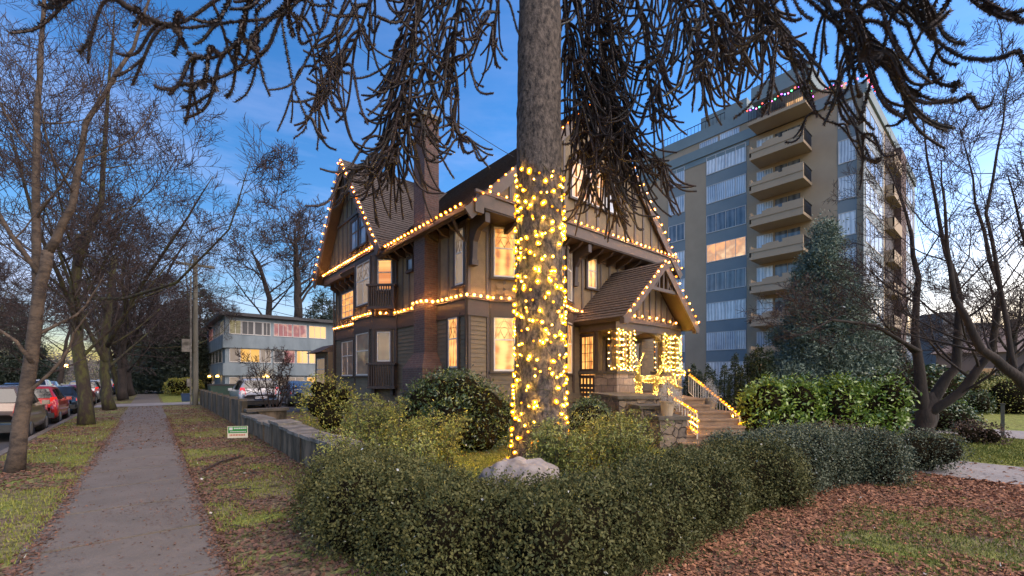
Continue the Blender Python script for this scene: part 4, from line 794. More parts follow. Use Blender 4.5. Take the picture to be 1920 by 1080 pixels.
def make_car(name, label, cat, st_, pm, group, ka, kb, kw, plateon=True, lamp_high=True, loc=(0,0,0)):
    t = thing(name, label, cat, (0,0,0), group); ns = len(st_)
    def ring(s, o=0.0):
        y, w, zb, be, wt, rf = s; w += o; wt += o
        h = [(.0,zb),(w*.86,zb),(w*.985,zb+.10),(w,(zb+be)/2),(w*.975,be),(wt,rf-.07),(wt*.86,rf),(0,rf+.02+o)]
        return [(x, y, z) for x, z in h]+[(-x, y, z) for x, z in h[-2:0:-1]]
    R = [ring(s) for s in st_]; n = len(R[0]); m = MB(); v = [q for r in R for q in r]
    f = [(i*n+j, i*n+(j+1) % n, (i+1)*n+(j+1) % n, (i+1)*n+j) for i in range(ns-1) for j in range(n)]+[tuple(range(n)), tuple(range((ns-1)*n, ns*n))[::-1]]
    m.add(v, f); body = obj('body', m, pm, t, smooth=False); bv = None
    # glazing laid just proud of the body
    def patchq(name, qs):
        m = MB()
        for q in qs: m.add(q, [(0,1,2,3)])
        return obj(name, m, M['glass'], t)
    O_ = [ring(s, .006) for s in st_]
    def lerp(a, b, t): return tuple(a[i]+(b[i]-a[i])*t for i in range(3))
    def band(i, j0, j1, e0=.08, e1=.92, u0=0., u1=1.):
        a, b, c, d = O_[i][j0], O_[i+1][j0], O_[i+1][j1], O_[i][j1]
        a2, b2 = lerp(a, b, u0), lerp(a, b, u1); d2, c2 = lerp(d, c, u0), lerp(d, c, u1)
        return [lerp(a2, d2, e0), lerp(b2, c2, e0), lerp(b2, c2, e1), lerp(a2, d2, e1)]
    for s in (1, -1):
        jj = (4, 5) if s == 1 else (n-4, n-5)
        qs = []
        for i in range(ka+1, kw):
            qs.append(band(i, *jj, u0=.06, u1=.96))
        patchq('side_window', qs)
    def across(i, nm, up):              # rear and front screens
        y0, w0, _, be0, wt0, rf0 = st_[i]; y1, w1, _, be1, wt1, rf1 = st_[i+1]
        lo, hi = (i, i+1) if up else (i+1, i)
        a = st_[lo]; b_ = st_[hi]; dy = -.012 if up else .012
        P1 = (a[0], a[5]); P2 = (b_[0], b_[5]); q = lambda t, w: (w, P1[0]+(P2[0]-P1[0])*t+dy, P1[1]+(P2[1]-P1[1])*t+.022)
        wl = a[4]*.93+(b_[4]-a[4])*.1; wh = b_[4]*.90
        patchq(nm, [[q(.10, -wl), q(.10, wl), q(.90, wh), q(.90, -wh)]])
    across(ka, 'rear_window', True); across(kw, 'windscreen', False)
    yw = [.80, st_[-1][0]-.88]
    for y in yw:
        for s in (1, -1):
            m = MB(); x = s*.80; m.tube([(x-s*.16,y,.33),(x+s*.075,y,.33),(x+s*.095,y,.33)], [.33,.33,.29], 20); w = obj('wheel', m, M['rubber'], t)
            m = MB(); m.tube([(x+s*.09,y,.33),(x+s*.102,y,.33)], [.215,.20], 14); obj('rim', m, M['rim'], w)
    m = MB()
    for y in yw:
        for s in (1, -1): m.tube([(s*.83,y,.36),(s*.893,y,.36)], .40, 20)
    obj('wheel_arch', m, M['plastic'], t); obj('bumper', MB().box(-.80,.80,-.03,.1,.30,.52), M['plastic'], t); obj('bumper', MB().box(-.74,.74,st_[-1][0]-.1,st_[-1][0]+.02,.34,.5), M['plastic'], t)
    be = st_[2][3]
    for s in (1, -1):
        m = MB(); w = st_[1][1]
        if lamp_high: m.hexa([(s*(w-.20),-.00,.86),(s*(w+.055),.16,.86),(s*(w+.04),.3,.90),(s*(w-.20),.1,.9)], [(s*(w-.16),.10,1.20),(s*(w-.0),.25,1.20),(s*(w-.02),.34,1.18),(s*(w-.16),.2,1.18)])
        else: m.hexa([(s*(w-.35),.012,.72),(s*(w+.035),.10,.72),(s*(w+.035),.25,.74),(s*(w-.3),.1,.74)], [(s*(w-.35),.03,.88),(s*(w+.015),.14,.88),(s*(w+.02),.27,.88),(s*(w-.3),.1,.88)])
        obj('tail_light', m, M['tail'], t)
        fy = st_[-2][0]; m = MB(); m.box(min(s*.45,s*.78),max(s*.45,s*.78),fy-.15,fy+.06,.62,.76); obj('headlight', m, M['head'], t)
        m = MB(); yy = st_[kw][0]+.25; m.box(min(s*.86,s*1.04),max(s*.86,s*1.04),yy,yy+.16,.98,1.12); obj('side_mirror', m, pm, t)
    m = MB(); m.box(-.26,.26,-.045,-.02,.60,.74); obj('number_plate', m, M['plate'], t)
    bm = bmesh.new(); bm.from_mesh(body.data); bmesh.ops.bevel(bm, geom=bm.edges[:], offset=.018, segments=2, affect='EDGES', clamp_overlap=True); bm.to_mesh(body.data); bm.free()
    body.data.polygons.foreach_set('use_smooth', [True]*len(body.data.polygons))
    t.location = loc; return t
CG = 'cars parked along the kerb'
c1 = make_car('parked_car', 'taupe boxy car parked at the kerb nearest the leaning tree', 'car', SUVS, paint('taupe', (.20,.155,.13), .5), CG, 2, 0, 6, loc=(-3.75,19.2,-.13))
c2 = make_car('parked_car', 'bright red hatchback parked just ahead of the taupe car', 'car', SUVS, paint('red', (.42,.02,.02), .1), CG, 2, 0, 6, loc=(-3.75,25.2,-.13))
c2.scale = (.97,.95,.93)
c3 = make_car('parked_car', 'dark blue sedan parked ahead of the red hatchback', 'car', SEDS, paint('navy', (.03,.04,.06), .4), CG, 2, 0, 6, lamp_high=False, loc=(-3.75,31.2,-.13))
def recolour(r, pm, loc, label, rz=0, src=None):
    o = dup(r, loc, rz, label)
    for ch in o.children:
        if ch.name.split('.')[0] in ('body', 'side_mirror'):
            ch.data = ch.data.copy(); ch.data.materials[0] = pm
    return o
pw, ps, pb, pg = paint('white', (.62,.62,.64), 0), paint('silver', (.34,.36,.39), .7), paint('blue', (.04,.09,.22), .4), paint('black', (.015,.015,.018), .3)
recolour(c3, paint('maroon', (.22,.02,.03), .2), (-3.75,37.4,-.13), 'maroon sedan parked at the kerb seen between the two mossy trunks')
recolour(c1, ps, (-3.75,43.4,-.13), 'silver tall car parked at the kerb beyond the maroon sedan')
recolour(c1, pw, (-3.75,49.6,-.13), 'white van-like car parked at the kerb beyond the silver one')
recolour(c3, pg, (-3.75,56,-.13), 'black sedan parked at the kerb far down the street')
recolour(c1, pb, (-3.75,62.5,-.13), 'blue car parked at the kerb farthest down the street')
recolour(c1, pw, (-8.7,66,-.13), 'white car facing the camera in the far lane of the street', math.pi)
recolour(c3, pb, (-9.4,40,-.13), 'blue sedan parked on the far side at the left edge', 0)
recolour(c1, ps, (-9.4,47,-.13), 'silver car parked on the far side behind the blue sedan', 0)
recolour(c3, ps, (-9.4,74,-.13), 'silver sedan parked on the far side beyond the white car', 0)
recolour(c3, pb, (-8.9,58,-.13), 'blue sedan beside the white car in the far lane', math.pi)
w1 = recolour(c1, paint('pearl', (.5,.5,.53), .1), (4.6,26.6,0.012), 'pale silver estate car with roof rails standing in the parking lot', 0); w1['group'] = 'cars in the parking lot'; w1.scale = (1.1,1.1,1.02)
w2 = recolour(c3, paint('slate', (.10,.14,.20), .4), (7.3,27.8,0.012), 'dark slate blue sedan in the parking lot next to the estate car', 0); w2['group'] = 'cars in the parking lot'; w2.scale = (1.08,1.08,1.08)
# ================================================================ street furniture
M['polewood'] = mat('utility_pole_wood', (.14,.13,.105), (.08,.075,.06), .85, 3, .5, 25, stretch=(1,1,.2))
up = thing('utility_pole', 'tall weathered wooden utility pole with grey cable boxes beside the boundary wall', 'utility pole', (2.2,34.0,0))
b = MB(); b.cyl((2.2,34.0),.17,0,9.6,12,.12); obj('pole', b, M['polewood'], up); b = MB(); b.box(1.2,3.2,33.93,34.07,8.9,9.05); obj('crossarm', b, M['polewood'], up)
b = MB(); b.box(1.5,1.95,33.8,34.1,3.4,4.2); obj('cable_box', b, M['conctop'], up); b = MB(); b.tube([(1.95,33.8,0),(1.95,33.8,8.2)], .05, 6); b.box(1.75,1.98,33.75,33.95,1.2,1.7); obj('conduit', b, M['conctop'], up)
def wire(label, a, b_, sag, r=.012):
    a = Vector(a); b_ = Vector(b_); m = MB(); m.tube([a.lerp(b_, i/16)-Vector((0,0,sag*4*(i/16)*(1-i/16))) for i in range(17)], r, 4); o = obj('overhead_wire', m, M['plastic'], origin=None); tag(o, label, 'wire')
wire('lower black cable crossing in front of the grey block', (2.2,34,7.3), (30,36,4.4), .6, .02); wire('upper black cable crossing in front of the grey block', (2.2,34,7.7), (30,36,5.6), .4, .02)
wire('thin cable running down past the chimney to the house roof', P(640,60,16), P(1005,318,16), .3, .012)
b = MB(); b.hexa([(1.75,39.0,0),(2.25,39.0,0),(2.25,39.5,0),(1.75,39.5,0)], [(1.7,38.95,.55),(2.3,38.95,.55),(2.3,39.55,.55),(1.7,39.55,.55)]); t = thing('recycling_bin', 'dark blue recycling bin standing on the lit grass strip', 'bin', (2.0,39.3,0)); obj('tub', b, mat('blue_bin_plastic', (.02,.05,.12), None, .5), t); b = MB(); b.box(1.68,2.32,38.93,39.57,.55,.6); obj('rim', b, mat('blue_bin_plastic'  , (.02,.05,.12)), t)
t = thing('dumpster', 'dark green dumpster at the end of the boundary wall', 'dumpster', (3.6,33,0)); b = MB(); b.hexa([(2.9,32,0),(5.2,32,0),(5.2,33.5,0),(2.9,33.5,0)], [(2.8,31.9,1.25),(5.3,31.9,1.25),(5.3,33.6,1.25),(2.8,33.6,1.25)]); obj('tub', b, mat('dumpster_green', (.02,.07,.05), (.03,.05,.04), .6, 3), t); b = MB(); b.box(2.78,5.32,31.88,33.62,1.25,1.35); obj('lid', b, M['plastic'], t)
# yard sign: green panel over cream, small white and red marks
ys_ = P(446, 811, 11.3); t = thing('yard_sign', 'small green and cream yard sign on wire legs in the verge', 'sign', (ys_.x,ys_.y,0)); u = Vector((cT,-sT*.6,0)).normalized(); nr = Vector((u.y,-u.x,0))*-1
if nr.y > 0: nr = -nr
def sb(mb, a0, a1, z0, z1, d0, d1):
    q = lambda a, d, z: (ys_.x+u.x*a+nr.x*d, ys_.y+u.y*a+nr.y*d, z); mb.hexa([q(a0,d0,z0),q(a1,d0,z0),q(a1,d1,z0),q(a0,d1,z0)], [q(a0,d0,z1),q(a1,d0,z1),q(a1,d1,z1),q(a0,d1,z1)])
b = MB(); sb(b,-.24,.24,.19,.50,0,.008); pn = obj('panel', b, mat('sign_cream', (.62,.55,.42), (.58,.5,.38), .5), t)
b = MB(); sb(b,-.225,.225,.32,.49,.008,.011); obj('green_field', b, mat('sign_green', (.02,.22,.03), (.02,.16,.03), .5), pn)
b = MB(); sb(b,-.20,-.12,.40,.47,.011,.013); b2_ = random.Random(5); x = -.09
while x < .2: w_ = b2_.uniform(.015,.035); sb(b,x,x+w_,.425,.462,.011,.013); x += w_+.01
x = -.18
while x < .19: w_ = b2_.uniform(.01,.025); sb(b,x,x+w_,.345,.368,.011,.013); x += w_+.008
obj('lettering', b, M['white'], pn)
b = MB(); x = -.19
while x < .17: w_ = b2_.uniform(.02,.028); sb(b,x,x+w_,.245,.29,.008,.010); x += w_+.014
obj('phone_number', b, mat('sign_red', (.5,.1,.05), None, .5), pn)
b = MB(); sb(b,-.18,-.172,0,.2,0,.006); sb(b,.172,.18,0,.2,0,.006); obj('wire_leg', b, M['metal'], t)
# breeze block screen, dark bin, low log-topped wall on the right
t = thing('breeze_block_screen', 'white patterned breeze block screen right of the stair foot', 'screen wall', P(1400,800,13)*1.0); q0 = P(1383,800,12.3); u = Vector((1,-.35,0)).normalized(); m = MB()
for i in range(6):
    for j in range(4):
        c = Vector((q0.x,q0.y,0))+u*(i*.2+.1); z = .1+j*.2; v = Vector((0,0,1))
        for k in range(4): a = math.pi/4+k*math.pi/2; cc = c+u*(.048*math.cos(a)); m.tube([cc+u*.036*math.cos(s*math.pi/4)+Vector((0,0,z+.048*math.sin(a)+.036*math.sin(s*math.pi/4))) for s in range(9)], .009, 4, cap=False)
        m.beam(c-u*.1+Vector((0,0,z-.1)), c+u*.1+Vector((0,0,z-.1)), .06, .016); m.beam(c-u*.1+Vector((0,0,z-.1)), c-u*.1+Vector((0,0,z+.1)), .06, .016, up=(1,0,0))
obj('blocks', m, mat('breeze_block_white', (.55,.5,.5), (.4,.36,.36), .8), t); b = MB(); b.beam(Vector((q0.x,q0.y,.93))-u*.1, Vector((q0.x,q0.y,.93))+u*1.35, .1, .06); obj('coping', b, M['conctop'], t)
c = P(1433,815,11.6); t = thing('plant_tub', 'tall black plastic tub standing left of the bright laurel hedge', 'tub', (c.x,c.y,0)); b = MB(); b.cyl((c.x,c.y),.2,0,.62,14,.25); obj('tub', b, M['plastic'], t); b = MB(); b.cyl((c.x,c.y),.27,.62,.66,14); obj('rim', b, M['plastic'], t)
c = Vector((11.9,2.1,0)); t = thing('garden_wall', 'short low wall capped with a brown log between the hedges on the right', 'wall', c); b = MB(); b.beam(c+Vector((-1.2,.75,.22)), c+Vector((.35,-.2,.22)), .22, .44); obj('wall', b, M['rubble'], t); b = MB(); b.tube([c+Vector((-1.4,.87,.52)), c+Vector((.45,-.27,.50))], [.12,.10], 10); obj('log_cap', b, mat('log_brown', (.17,.11,.08), (.09,.06,.045), .9, 4, .6, 20), t)
c = Vector((16.6,-.55,0)); c = P(1880,803,12.5); t = thing('garden_post', 'thin brown wooden post standing in the lawn at the right', 'post', (c.x,c.y,0)); b = MB(); b.box(c.x-.04,c.x+.04,c.y-.04,c.y+.04,0,1.0); obj('post', b, M['polewood'], t); b = MB(); b.box(c.x-.055,c.x+.055,c.y-.055,c.y+.055,1.0,1.03); obj('post_cap', b, M['cap'], t)
for (px, py, D) in ((122,689,85),(1853,762,30)):
    c = P(px, py, D); t = thing('street_lamp', 'distant glowing street lamp among the trees at the %s' % ('left' if px < 900 else 'right garden'), 'lamp', (c.x,c.y,0)); b = MB(); b.cyl((c.x,c.y),.05,0,c.z,6); obj('post', b, M['metal'], t); o = obj('lamp_head', MB().tube([(c.x,c.y,c.z),(c.x,c.y,c.z+.25 if px > 900 else c.z+.6)], [.12 if px > 900 else .4]*2, 8), M['lampglow'], t)
# distant buildings on the right
tb = thing('distant_block', 'small dark grey apartment block on the skyline behind the bare branches', 'building', (130,14,0)); c0 = P(1768,660,120); c1_ = P(1815,660,120); u = (c1_-c0).normalized(); v = Vector((u.y,-u.x,0)); v = -v if v.dot(Vector((sT,cT,0))) < 0 else v
c0.z = 0; c1_.z = 0; H1 = P(0,585,120).z
b = MB(); b.hexa([c0,c1_,c1_+v*12,c0+v*12], [q+Vector((0,0,H1)) for q in (c0,c1_,c1_+v*12,c0+v*12)]); obj('wall', b, mat('distant_grey', (.10,.105,.12), (.08,.085,.10), .8, .2), tb)
e0, e1 = c1_+u*.2, c1_+u*9; H2 = P(0,605,120).z; b = MB(); b.hexa([e0,e1,e1+v*10,e0+v*10], [q+Vector((0,0,H2)) for q in (e0,e1,e1+v*10,e0+v*10)]); obj('wing', b, MATS['distant_grey'], tb)
for k in range(5):
    b = MB(); q = c1_+u*1.0-v*.1; z = H2-2-k*3.0; b.hexa([q+Vector((0,0,z)), q+u*1.8+Vector((0,0,z)), q+u*1.8-v*.1+Vector((0,0,z)), q-v*.1+Vector((0,0,z))], [q+Vector((0,0,z+1.2)), q+u*1.8+Vector((0,0,z+1.2)), q+u*1.8-v*.1+Vector((0,0,z+1.2)), q-v*.1+Vector((0,0,z+1.2))]); obj('window', b, MATS['pane_tw'], tb)
b = MB(); b.box(70,84,-8,6,0,4.5); b.hexa([(69.5,-8.5,4.5),(84.5,-8.5,4.5),(84.5,6.5,4.5),(69.5,6.5,4.5)], [(75,-4,7.5),(79,-4,7.5),(79,2,7.5),(75,2,7.5)]); t = thing('distant_house', 'brown low roofed house half hidden behind the maple on the right', 'house', (77,-1,0)); obj('wall', b, mat('distant_brown', (.22,.16,.14), (.17,.13,.12), .9, 1), t)
for y in (-5.5, -1, 3): window((70,10),(70,-10), 10-y, 10-y+1.6, 1.2, 2.8, 'pane_to', 'plain', parent=t, casing=0)
# ================================================================ bare trees
MINR = [.004]
def grow(T, Cn, p, d, L_, r, lvl, mx, rg, up=.25, kids=6, sw=.22, cut=1, spread=.9):
    n = 7 if lvl <= 1 else (5 if lvl < mx else 4); pts = [p.copy()]; d = d.normalized()
    for i in range(n):
        d = (d+Vector((rg.gauss(0,sw),rg.gauss(0,sw),rg.gauss(0,sw*.6)))*.5+Vector((0,0,up*.22))).normalized(); pts.append(pts[-1]+d*L_/n)
    rad = [max(MINR[0]*(1 if i < n else .6), r*(1-.72*(i/n)**.9)) for i in range(n+1)]
    (T if lvl <= cut else Cn).tube(pts, rad, 8 if lvl <= 1 else (5 if lvl == 2 else 3), cap=False)
    if lvl >= mx: return
    k = kids if lvl < mx-1 else kids+1
    for j in range(k):
        t = (.25 if lvl else .35)+(.75 if lvl else .65)*(j+rg.random()*.8)/k; i = min(n-1, int(t*n)); q = pts[i].lerp(pts[i+1], t*n-i)
        td = (pts[i+1]-pts[i]).normalized(); s = Vector((rg.gauss(0,1),rg.gauss(0,1),rg.gauss(0,.6))); s = (s-td*s.dot(td)).normalized()
        grow(T, Cn, q, (td*.75+s*spread).normalized(), L_*(.62-.22*t)*rg.uniform(.8,1.25), max(.004, rad[i]*.5), lvl+1, mx, rg, up, kids, sw, cut, spread)
def bare_tree(name, label, stems, group, bark='bark', mx=4, kids=6, seed=1, up=.25, limbL=.5, spread=.9, minr=0, twr=1):
    """stems: list of (points, radii, n_limbs, limb_length)"""
    rg = random.Random(seed); T = MB(); Cn = MB(); b0 = Vector(stems[0][0][0]); MINR[0] = .00046*(b0.x*sT+b0.y*cT)
    for pts, rad, nl, ll in stems:
        pts = [Vector(p) for p in pts]; pp = []
        for a, b in zip(pts[:-1], pts[1:]):
            for i in range(3): pp.append(a.lerp(b, i/3)+Vector((rg.gauss(0,.3),rg.gauss(0,.3),0))*rad[0]*.35)
        pp.append(pts[-1]); rr = [np.interp(i/(len(pp)-1), np.linspace(0, 1, len(rad)), rad) for i in range(len(pp))]
        if pp[0].z < .2: rr[0] *= 1.2; pp[0] = pts[0]
        if group in (SG, RG) and bark != 'smoothbark': rr = [r_*(.74 if group == RG else .82) for i, r_ in enumerate(rr)] if pts[0].z > .6 or group == SG else rr
        T.tube(pp, rr, 12)
        for j in range(nl):
            t = .3+.7*(j+rg.random()*.7)/nl if pts[0].z < .5 else .12+.88*(j+rg.random()*.7)/nl
            i = min(len(pp)-2, int(t*(len(pp)-1))); q = pp[i].lerp(pp[i+1], t*(len(pp)-1)-i); td = (pp[i+1]-pp[i]).normalized()
            a = rg.uniform(0, 6.28); s = Vector((math.cos(a), math.sin(a), rg.uniform(-.1,.5)))
            grow(T, Cn, q, td*.5+s*spread, ll*(1.15-.55*t)*rg.uniform(.8,1.2), max(.010, rr[i]*.34), 1, mx, rg, up, kids, .22, 1, spread)
    t = thing(name, label, 'tree', (b0.x, b0.y, 0), group)
    obj('trunk', T, M[bark], t, smooth=True); obj('crown', Cn, M['twig'], t)
    return t
SG = 'bare street trees along the kerb'; RG = 'bare maples on the right'
bare_tree('street_tree', 'slender leaning smooth barked tree nearest the camera at the left', [
    ([P(27,888,8.1), P(45,745,8.2), P(72,570,8.3), P(90,470,8.3)], [.125,.11,.095,.085], 3, 2.4),
    ([P(72,570,8.3), P(66,400,8.5), P(70,200,8.7), P(82,20,9), P(90,-120,9.2)], [.075,.065,.05,.035,.02], 9, 2.6),
    ([P(88,480,8.3), P(135,390,8.4), P(160,230,8.6), P(250,90,9), P(300,-60,9.2)], [.075,.06,.045,.03,.015], 8, 2.8),
    ([P(80,520,8.3), P(20,440,8.0), P(-60,300,7.9)], [.05,.035,.02], 4, 2.2),
    ([P(60,680,8.2), P(30,640,8.0), P(-30,600,7.8)], [.04,.03,.015], 2, 1.6)], SG, 'smoothbark', 4, 5, 5, up=.45)
m2 = bare_tree('street_tree', 'mossy thick trunk second in the row with bare spreading crown', [
    ([P(162,797,16), P(150,680,16.2), P(140,560,16.4), P(150,440,16.5)], [.27,.23,.20,.17], 5, 5),
    ([P(150,620,16.3), P(110,520,15), P(60,400,14.5), P(20,250,14)], [.10,.08,.06,.03], 7, 4.5),
    ([P(145,500,16.4), P(190,380,16.6), P(200,200,17), P(215,20,17.5)], [.14,.11,.07,.03], 8, 5),
    ([P(148,560,16.4), P(235,560,15.2), P(330,530,14.2), P(430,430,13.5), P(470,300,13)], [.085,.07,.05,.03,.01], 7, 3.2)], SG, 'mossbark', 4, 6, 9, up=.3)
bare_tree('street_tree', 'mossy forked trunk third in the row behind the thicker one', [
    ([P(206,769,23.2), P(196,700,23.4), P(200,600,23.6), P(215,480,24)], [.32,.25,.22,.16], 6, 6),
    ([P(198,680,23.4), P(165,620,23), P(120,500,22), P(80,380,21)], [.15,.12,.08,.03], 7, 5),
    ([P(200,650,23.5), P(250,560,23), P(330,440,22), P(400,330,21)], [.15,.12,.07,.02], 9, 5)], SG, 'mossbark', 4, 5, 14, up=.3)
m4 = bare_tree('street_tree', 'pair of grey trunks fourth in the row where the verge narrows', [
    ([P(231,749,32), P(228,700,32.2), P(232,600,32.5), P(240,520,33)], [.34,.28,.23,.16], 9, 6.5),
    ([P(245,742,34), P(236,700,34), P(222,640,34), P(190,540,34)], [.40,.3,.22,.12], 6, 6), ([P(236,660,33), P(270,600,32.5), P(320,500,32), P(360,430,31.5)], [.16,.13,.1,.03], 7, 5)], SG, 'bark', 4, 5, 21, up=.2)
base4 = m4.location.copy()
for i, (x, y, rz, s, lb_) in enumerate(((-1.7,44.5,1.2,.9,'bare street tree fifth in the row beyond the lane'),(-1.75,54,2.6,.95,'bare street tree sixth in the row, small with distance'),(-1.7,66,4.1,1,'bare street tree seventh in the row, far down the sidewalk'),(-1.7,82,.6,1,'farthest bare street tree of the row by the sidewalk'),
        (-11.6,30,.4,.9,'bare tree on the far side of the street at the left edge'),(-11.8,44,2.2,1.0,'bare tree across the street behind the blue sedan'),(-11.7,60,3.4,1.05,'bare tree across the street behind the white car'),(-11.7,80,5,1.1,'far bare tree across the street'),(3.6,60,1,1.0,'bare tree on the lit grass strip beyond the lane'))):
    dup(m4 if i % 2 else m2, (x, y, 0), rz, lb_, (s, s, s))
bare_tree('bare_tree', 'large bare tree standing against the sky behind the grey block', [([P(560,600,62)*1.0-Vector((0,0,0)), P(558,540,62), P(556,480,62), P(552,430,62)], [.6,.5,.3,.12], 13, 9)], None, 'bark', 4, 5, 33, up=.3)
bt_ = bpy.data.objects['bare_tree']
bare_tree('bare_tree', 'bare tree with curved limbs left of the largest one behind the grey block', [([P(500,640,66), P(505,560,66), P(488,500,66), P(470,470,66)], [.5,.4,.25,.1], 12, 8)], None, 'bark', 4, 5, 34, up=.25)
RG = 'bare maples on the right'
bare_tree('maple_tree', 'low forking bare maple with dark trunk standing behind the round hedge shrub', [
    ([P(1733,822,13), P(1735,770,13.1), P(1742,740,13.2)], [.30,.23,.19], 1, 2),
    ([P(1732,800,13.05), P(1728,745,13.1), P(1715,640,13.4), P(1722,520,13.6), P(1700,400,13.8), P(1660,300,14)], [.19,.16,.11,.075,.04,.012], 7, 3.0),
    ([P(1737,800,13.05), P(1752,745,13.1), P(1790,690,13), P(1800,560,13), P(1765,430,13.2), P(1740,300,13.3), P(1725,170,13.4)], [.19,.16,.12,.08,.05,.03,.01], 7, 3.0),
    ([P(1736,780,13), P(1800,735,12.6), P(1860,660,12.2), P(1875,540,12), P(1830,380,12), P(1800,240,12)], [.18,.16,.12,.08,.04,.012], 9, 3.2),
    ([P(1725,660,13.3), P(1640,610,12.6), P(1560,600,12), P(1500,630,11.6)], [.09,.07,.045,.015], 8, 2.2)], RG, 'bark', 4, 5, 41, up=.3, spread=.8)
bare_tree('maple_tree', 'bare maple leaning in from the right edge of the photo', [
    ([P(2060,860,9.5), P(1990,790,9.4), P(1905,705,9.3), P(1840,655,9.2), P(1790,560,9.2), P(1772,420,9.3), P(1765,300,9.3)], [.16,.135,.105,.08,.055,.03,.01], 10, 2.5),
    ([P(1905,705,9.3), P(1880,560,9.4), P(1850,400,9.6), P(1880,230,9.8), P(1900,100,10)], [.07,.055,.04,.025,.01], 8, 2.6),
    ([P(1980,790,9.4), P(1960,600,9.3), P(1915,430,9.3), P(1890,330,9.3)], [.08,.06,.035,.015], 7, 2.4)], RG, 'bark', 4, 5, 43, up=.35, spread=.8)
bg1 = bare_tree('bare_tree', 'bare tree standing on the garden slope at the far right', [([P(1890,770,32), P(1895,690,32), P(1900,600,32.3)], [.4,.3,.2], 9, 6)], None, 'bark', 4, 6, 51, up=.25)
for (px, D, rz, s, lb_) in ((1850,55,2,1.1,'distant bare tree under the grey skyline wing'),(1915,48,3,1,'distant bare tree at the right edge')):
    q = P(px, 707, D); dup(bg1, (q.x, q.y, 0), rz, lb_, (s,)*3)
# ================================================================ monkey puzzle
mp_ = thing('monkey_puzzle_tree', 'huge monkey puzzle tree with drooping scaly branches and a light wrapped trunk', 'tree', (6.12,6.34,0))
TX0, TY0 = 6.12, 6.34
m = MB(); nz_, ns_ = 150, 48; V = []
for i in range(nz_):
    z = -.05+i*.125; r = np.interp(z, [0,.25,1,4,9,18], [.70,.575,.535,.475,.435,.26]); rowv = []
    for j in range(ns_):
        a = j*2*math.pi/ns_; q = Vector((math.cos(a)*2.2, math.sin(a)*2.2, z*1.5)); rr = r*(1+.045*mnoise.noise(q*1.0)+.05*mnoise.noise(q*3.2)+.035*mnoise.noise(Vector((q.x*6,q.y*6,z*9)))); rowv.append((TX0+rr*math.cos(a)+.02*math.sin(z*.7), TY0+rr*math.sin(a), z))
    V += rowv
m.add(V, [(i*ns_+j, i*ns_+(j+1) % ns_, (i+1)*ns_+(j+1) % ns_, (i+1)*ns_+j) for i in range(nz_-1) for j in range(ns_)])
obj('trunk', m, M['puzzlebark'], mp_, smooth=True)
class Rope:
    def __init__(s): s.mb = MB()
    def add(s, pts, r, spike, dens):
        p = np.array([tuple(q) for q in pts]); s.mb.tube(pts, r, 5)
        seg = np.linalg.norm(np.diff(p, axis=0), axis=1); tot = seg.sum(); k = int(tot*dens)
        if k < 3: return
        t = RNG.uniform(0, tot, k); cs = np.concatenate([[0], np.cumsum(seg)]); i = np.clip(np.searchsorted(cs, t)-1, 0, len(seg)-1); f = ((t-cs[i])/seg[i])[:, None]
        c = p[i]*(1-f)+p[i+1]*f; d = (p[i+1]-p[i])/seg[i][:, None]
        o = RNG.normal(size=(k, 3)); o -= d*(o*d).sum(1)[:, None]; o /= np.linalg.norm(o, axis=1)[:, None]
        rr = r if np.isscalar(r) else np.interp(t/tot, np.linspace(0, 1, len(r)), r)[:, None]
        w = np.cross(d, o)*spike*.24; b0 = c+o*rr*.7; tip = c+o*(rr+spike*RNG.uniform(.75,1.15,(k,1)))+d*spike*.5
        s.mb.tris(np.stack([b0-w, b0+w, tip], 1))
def smoothpath(pts, n=5):
    pts = [Vector(p) for p in pts]; out_ = []
    for i in range(len(pts)-1):
        p0, p1, p2, p3 = pts[max(0,i-1)], pts[i], pts[i+1], pts[min(len(pts)-1,i+2)]
        for k in range(n):
            t = k/n; out_.append(.5*((2*p1)+(p2-p0)*t+(2*p0-5*p1+4*p2-p3)*t*t+(3*p1-p0-3*p2+p3)*t**3))
    return out_+[pts[-1]]
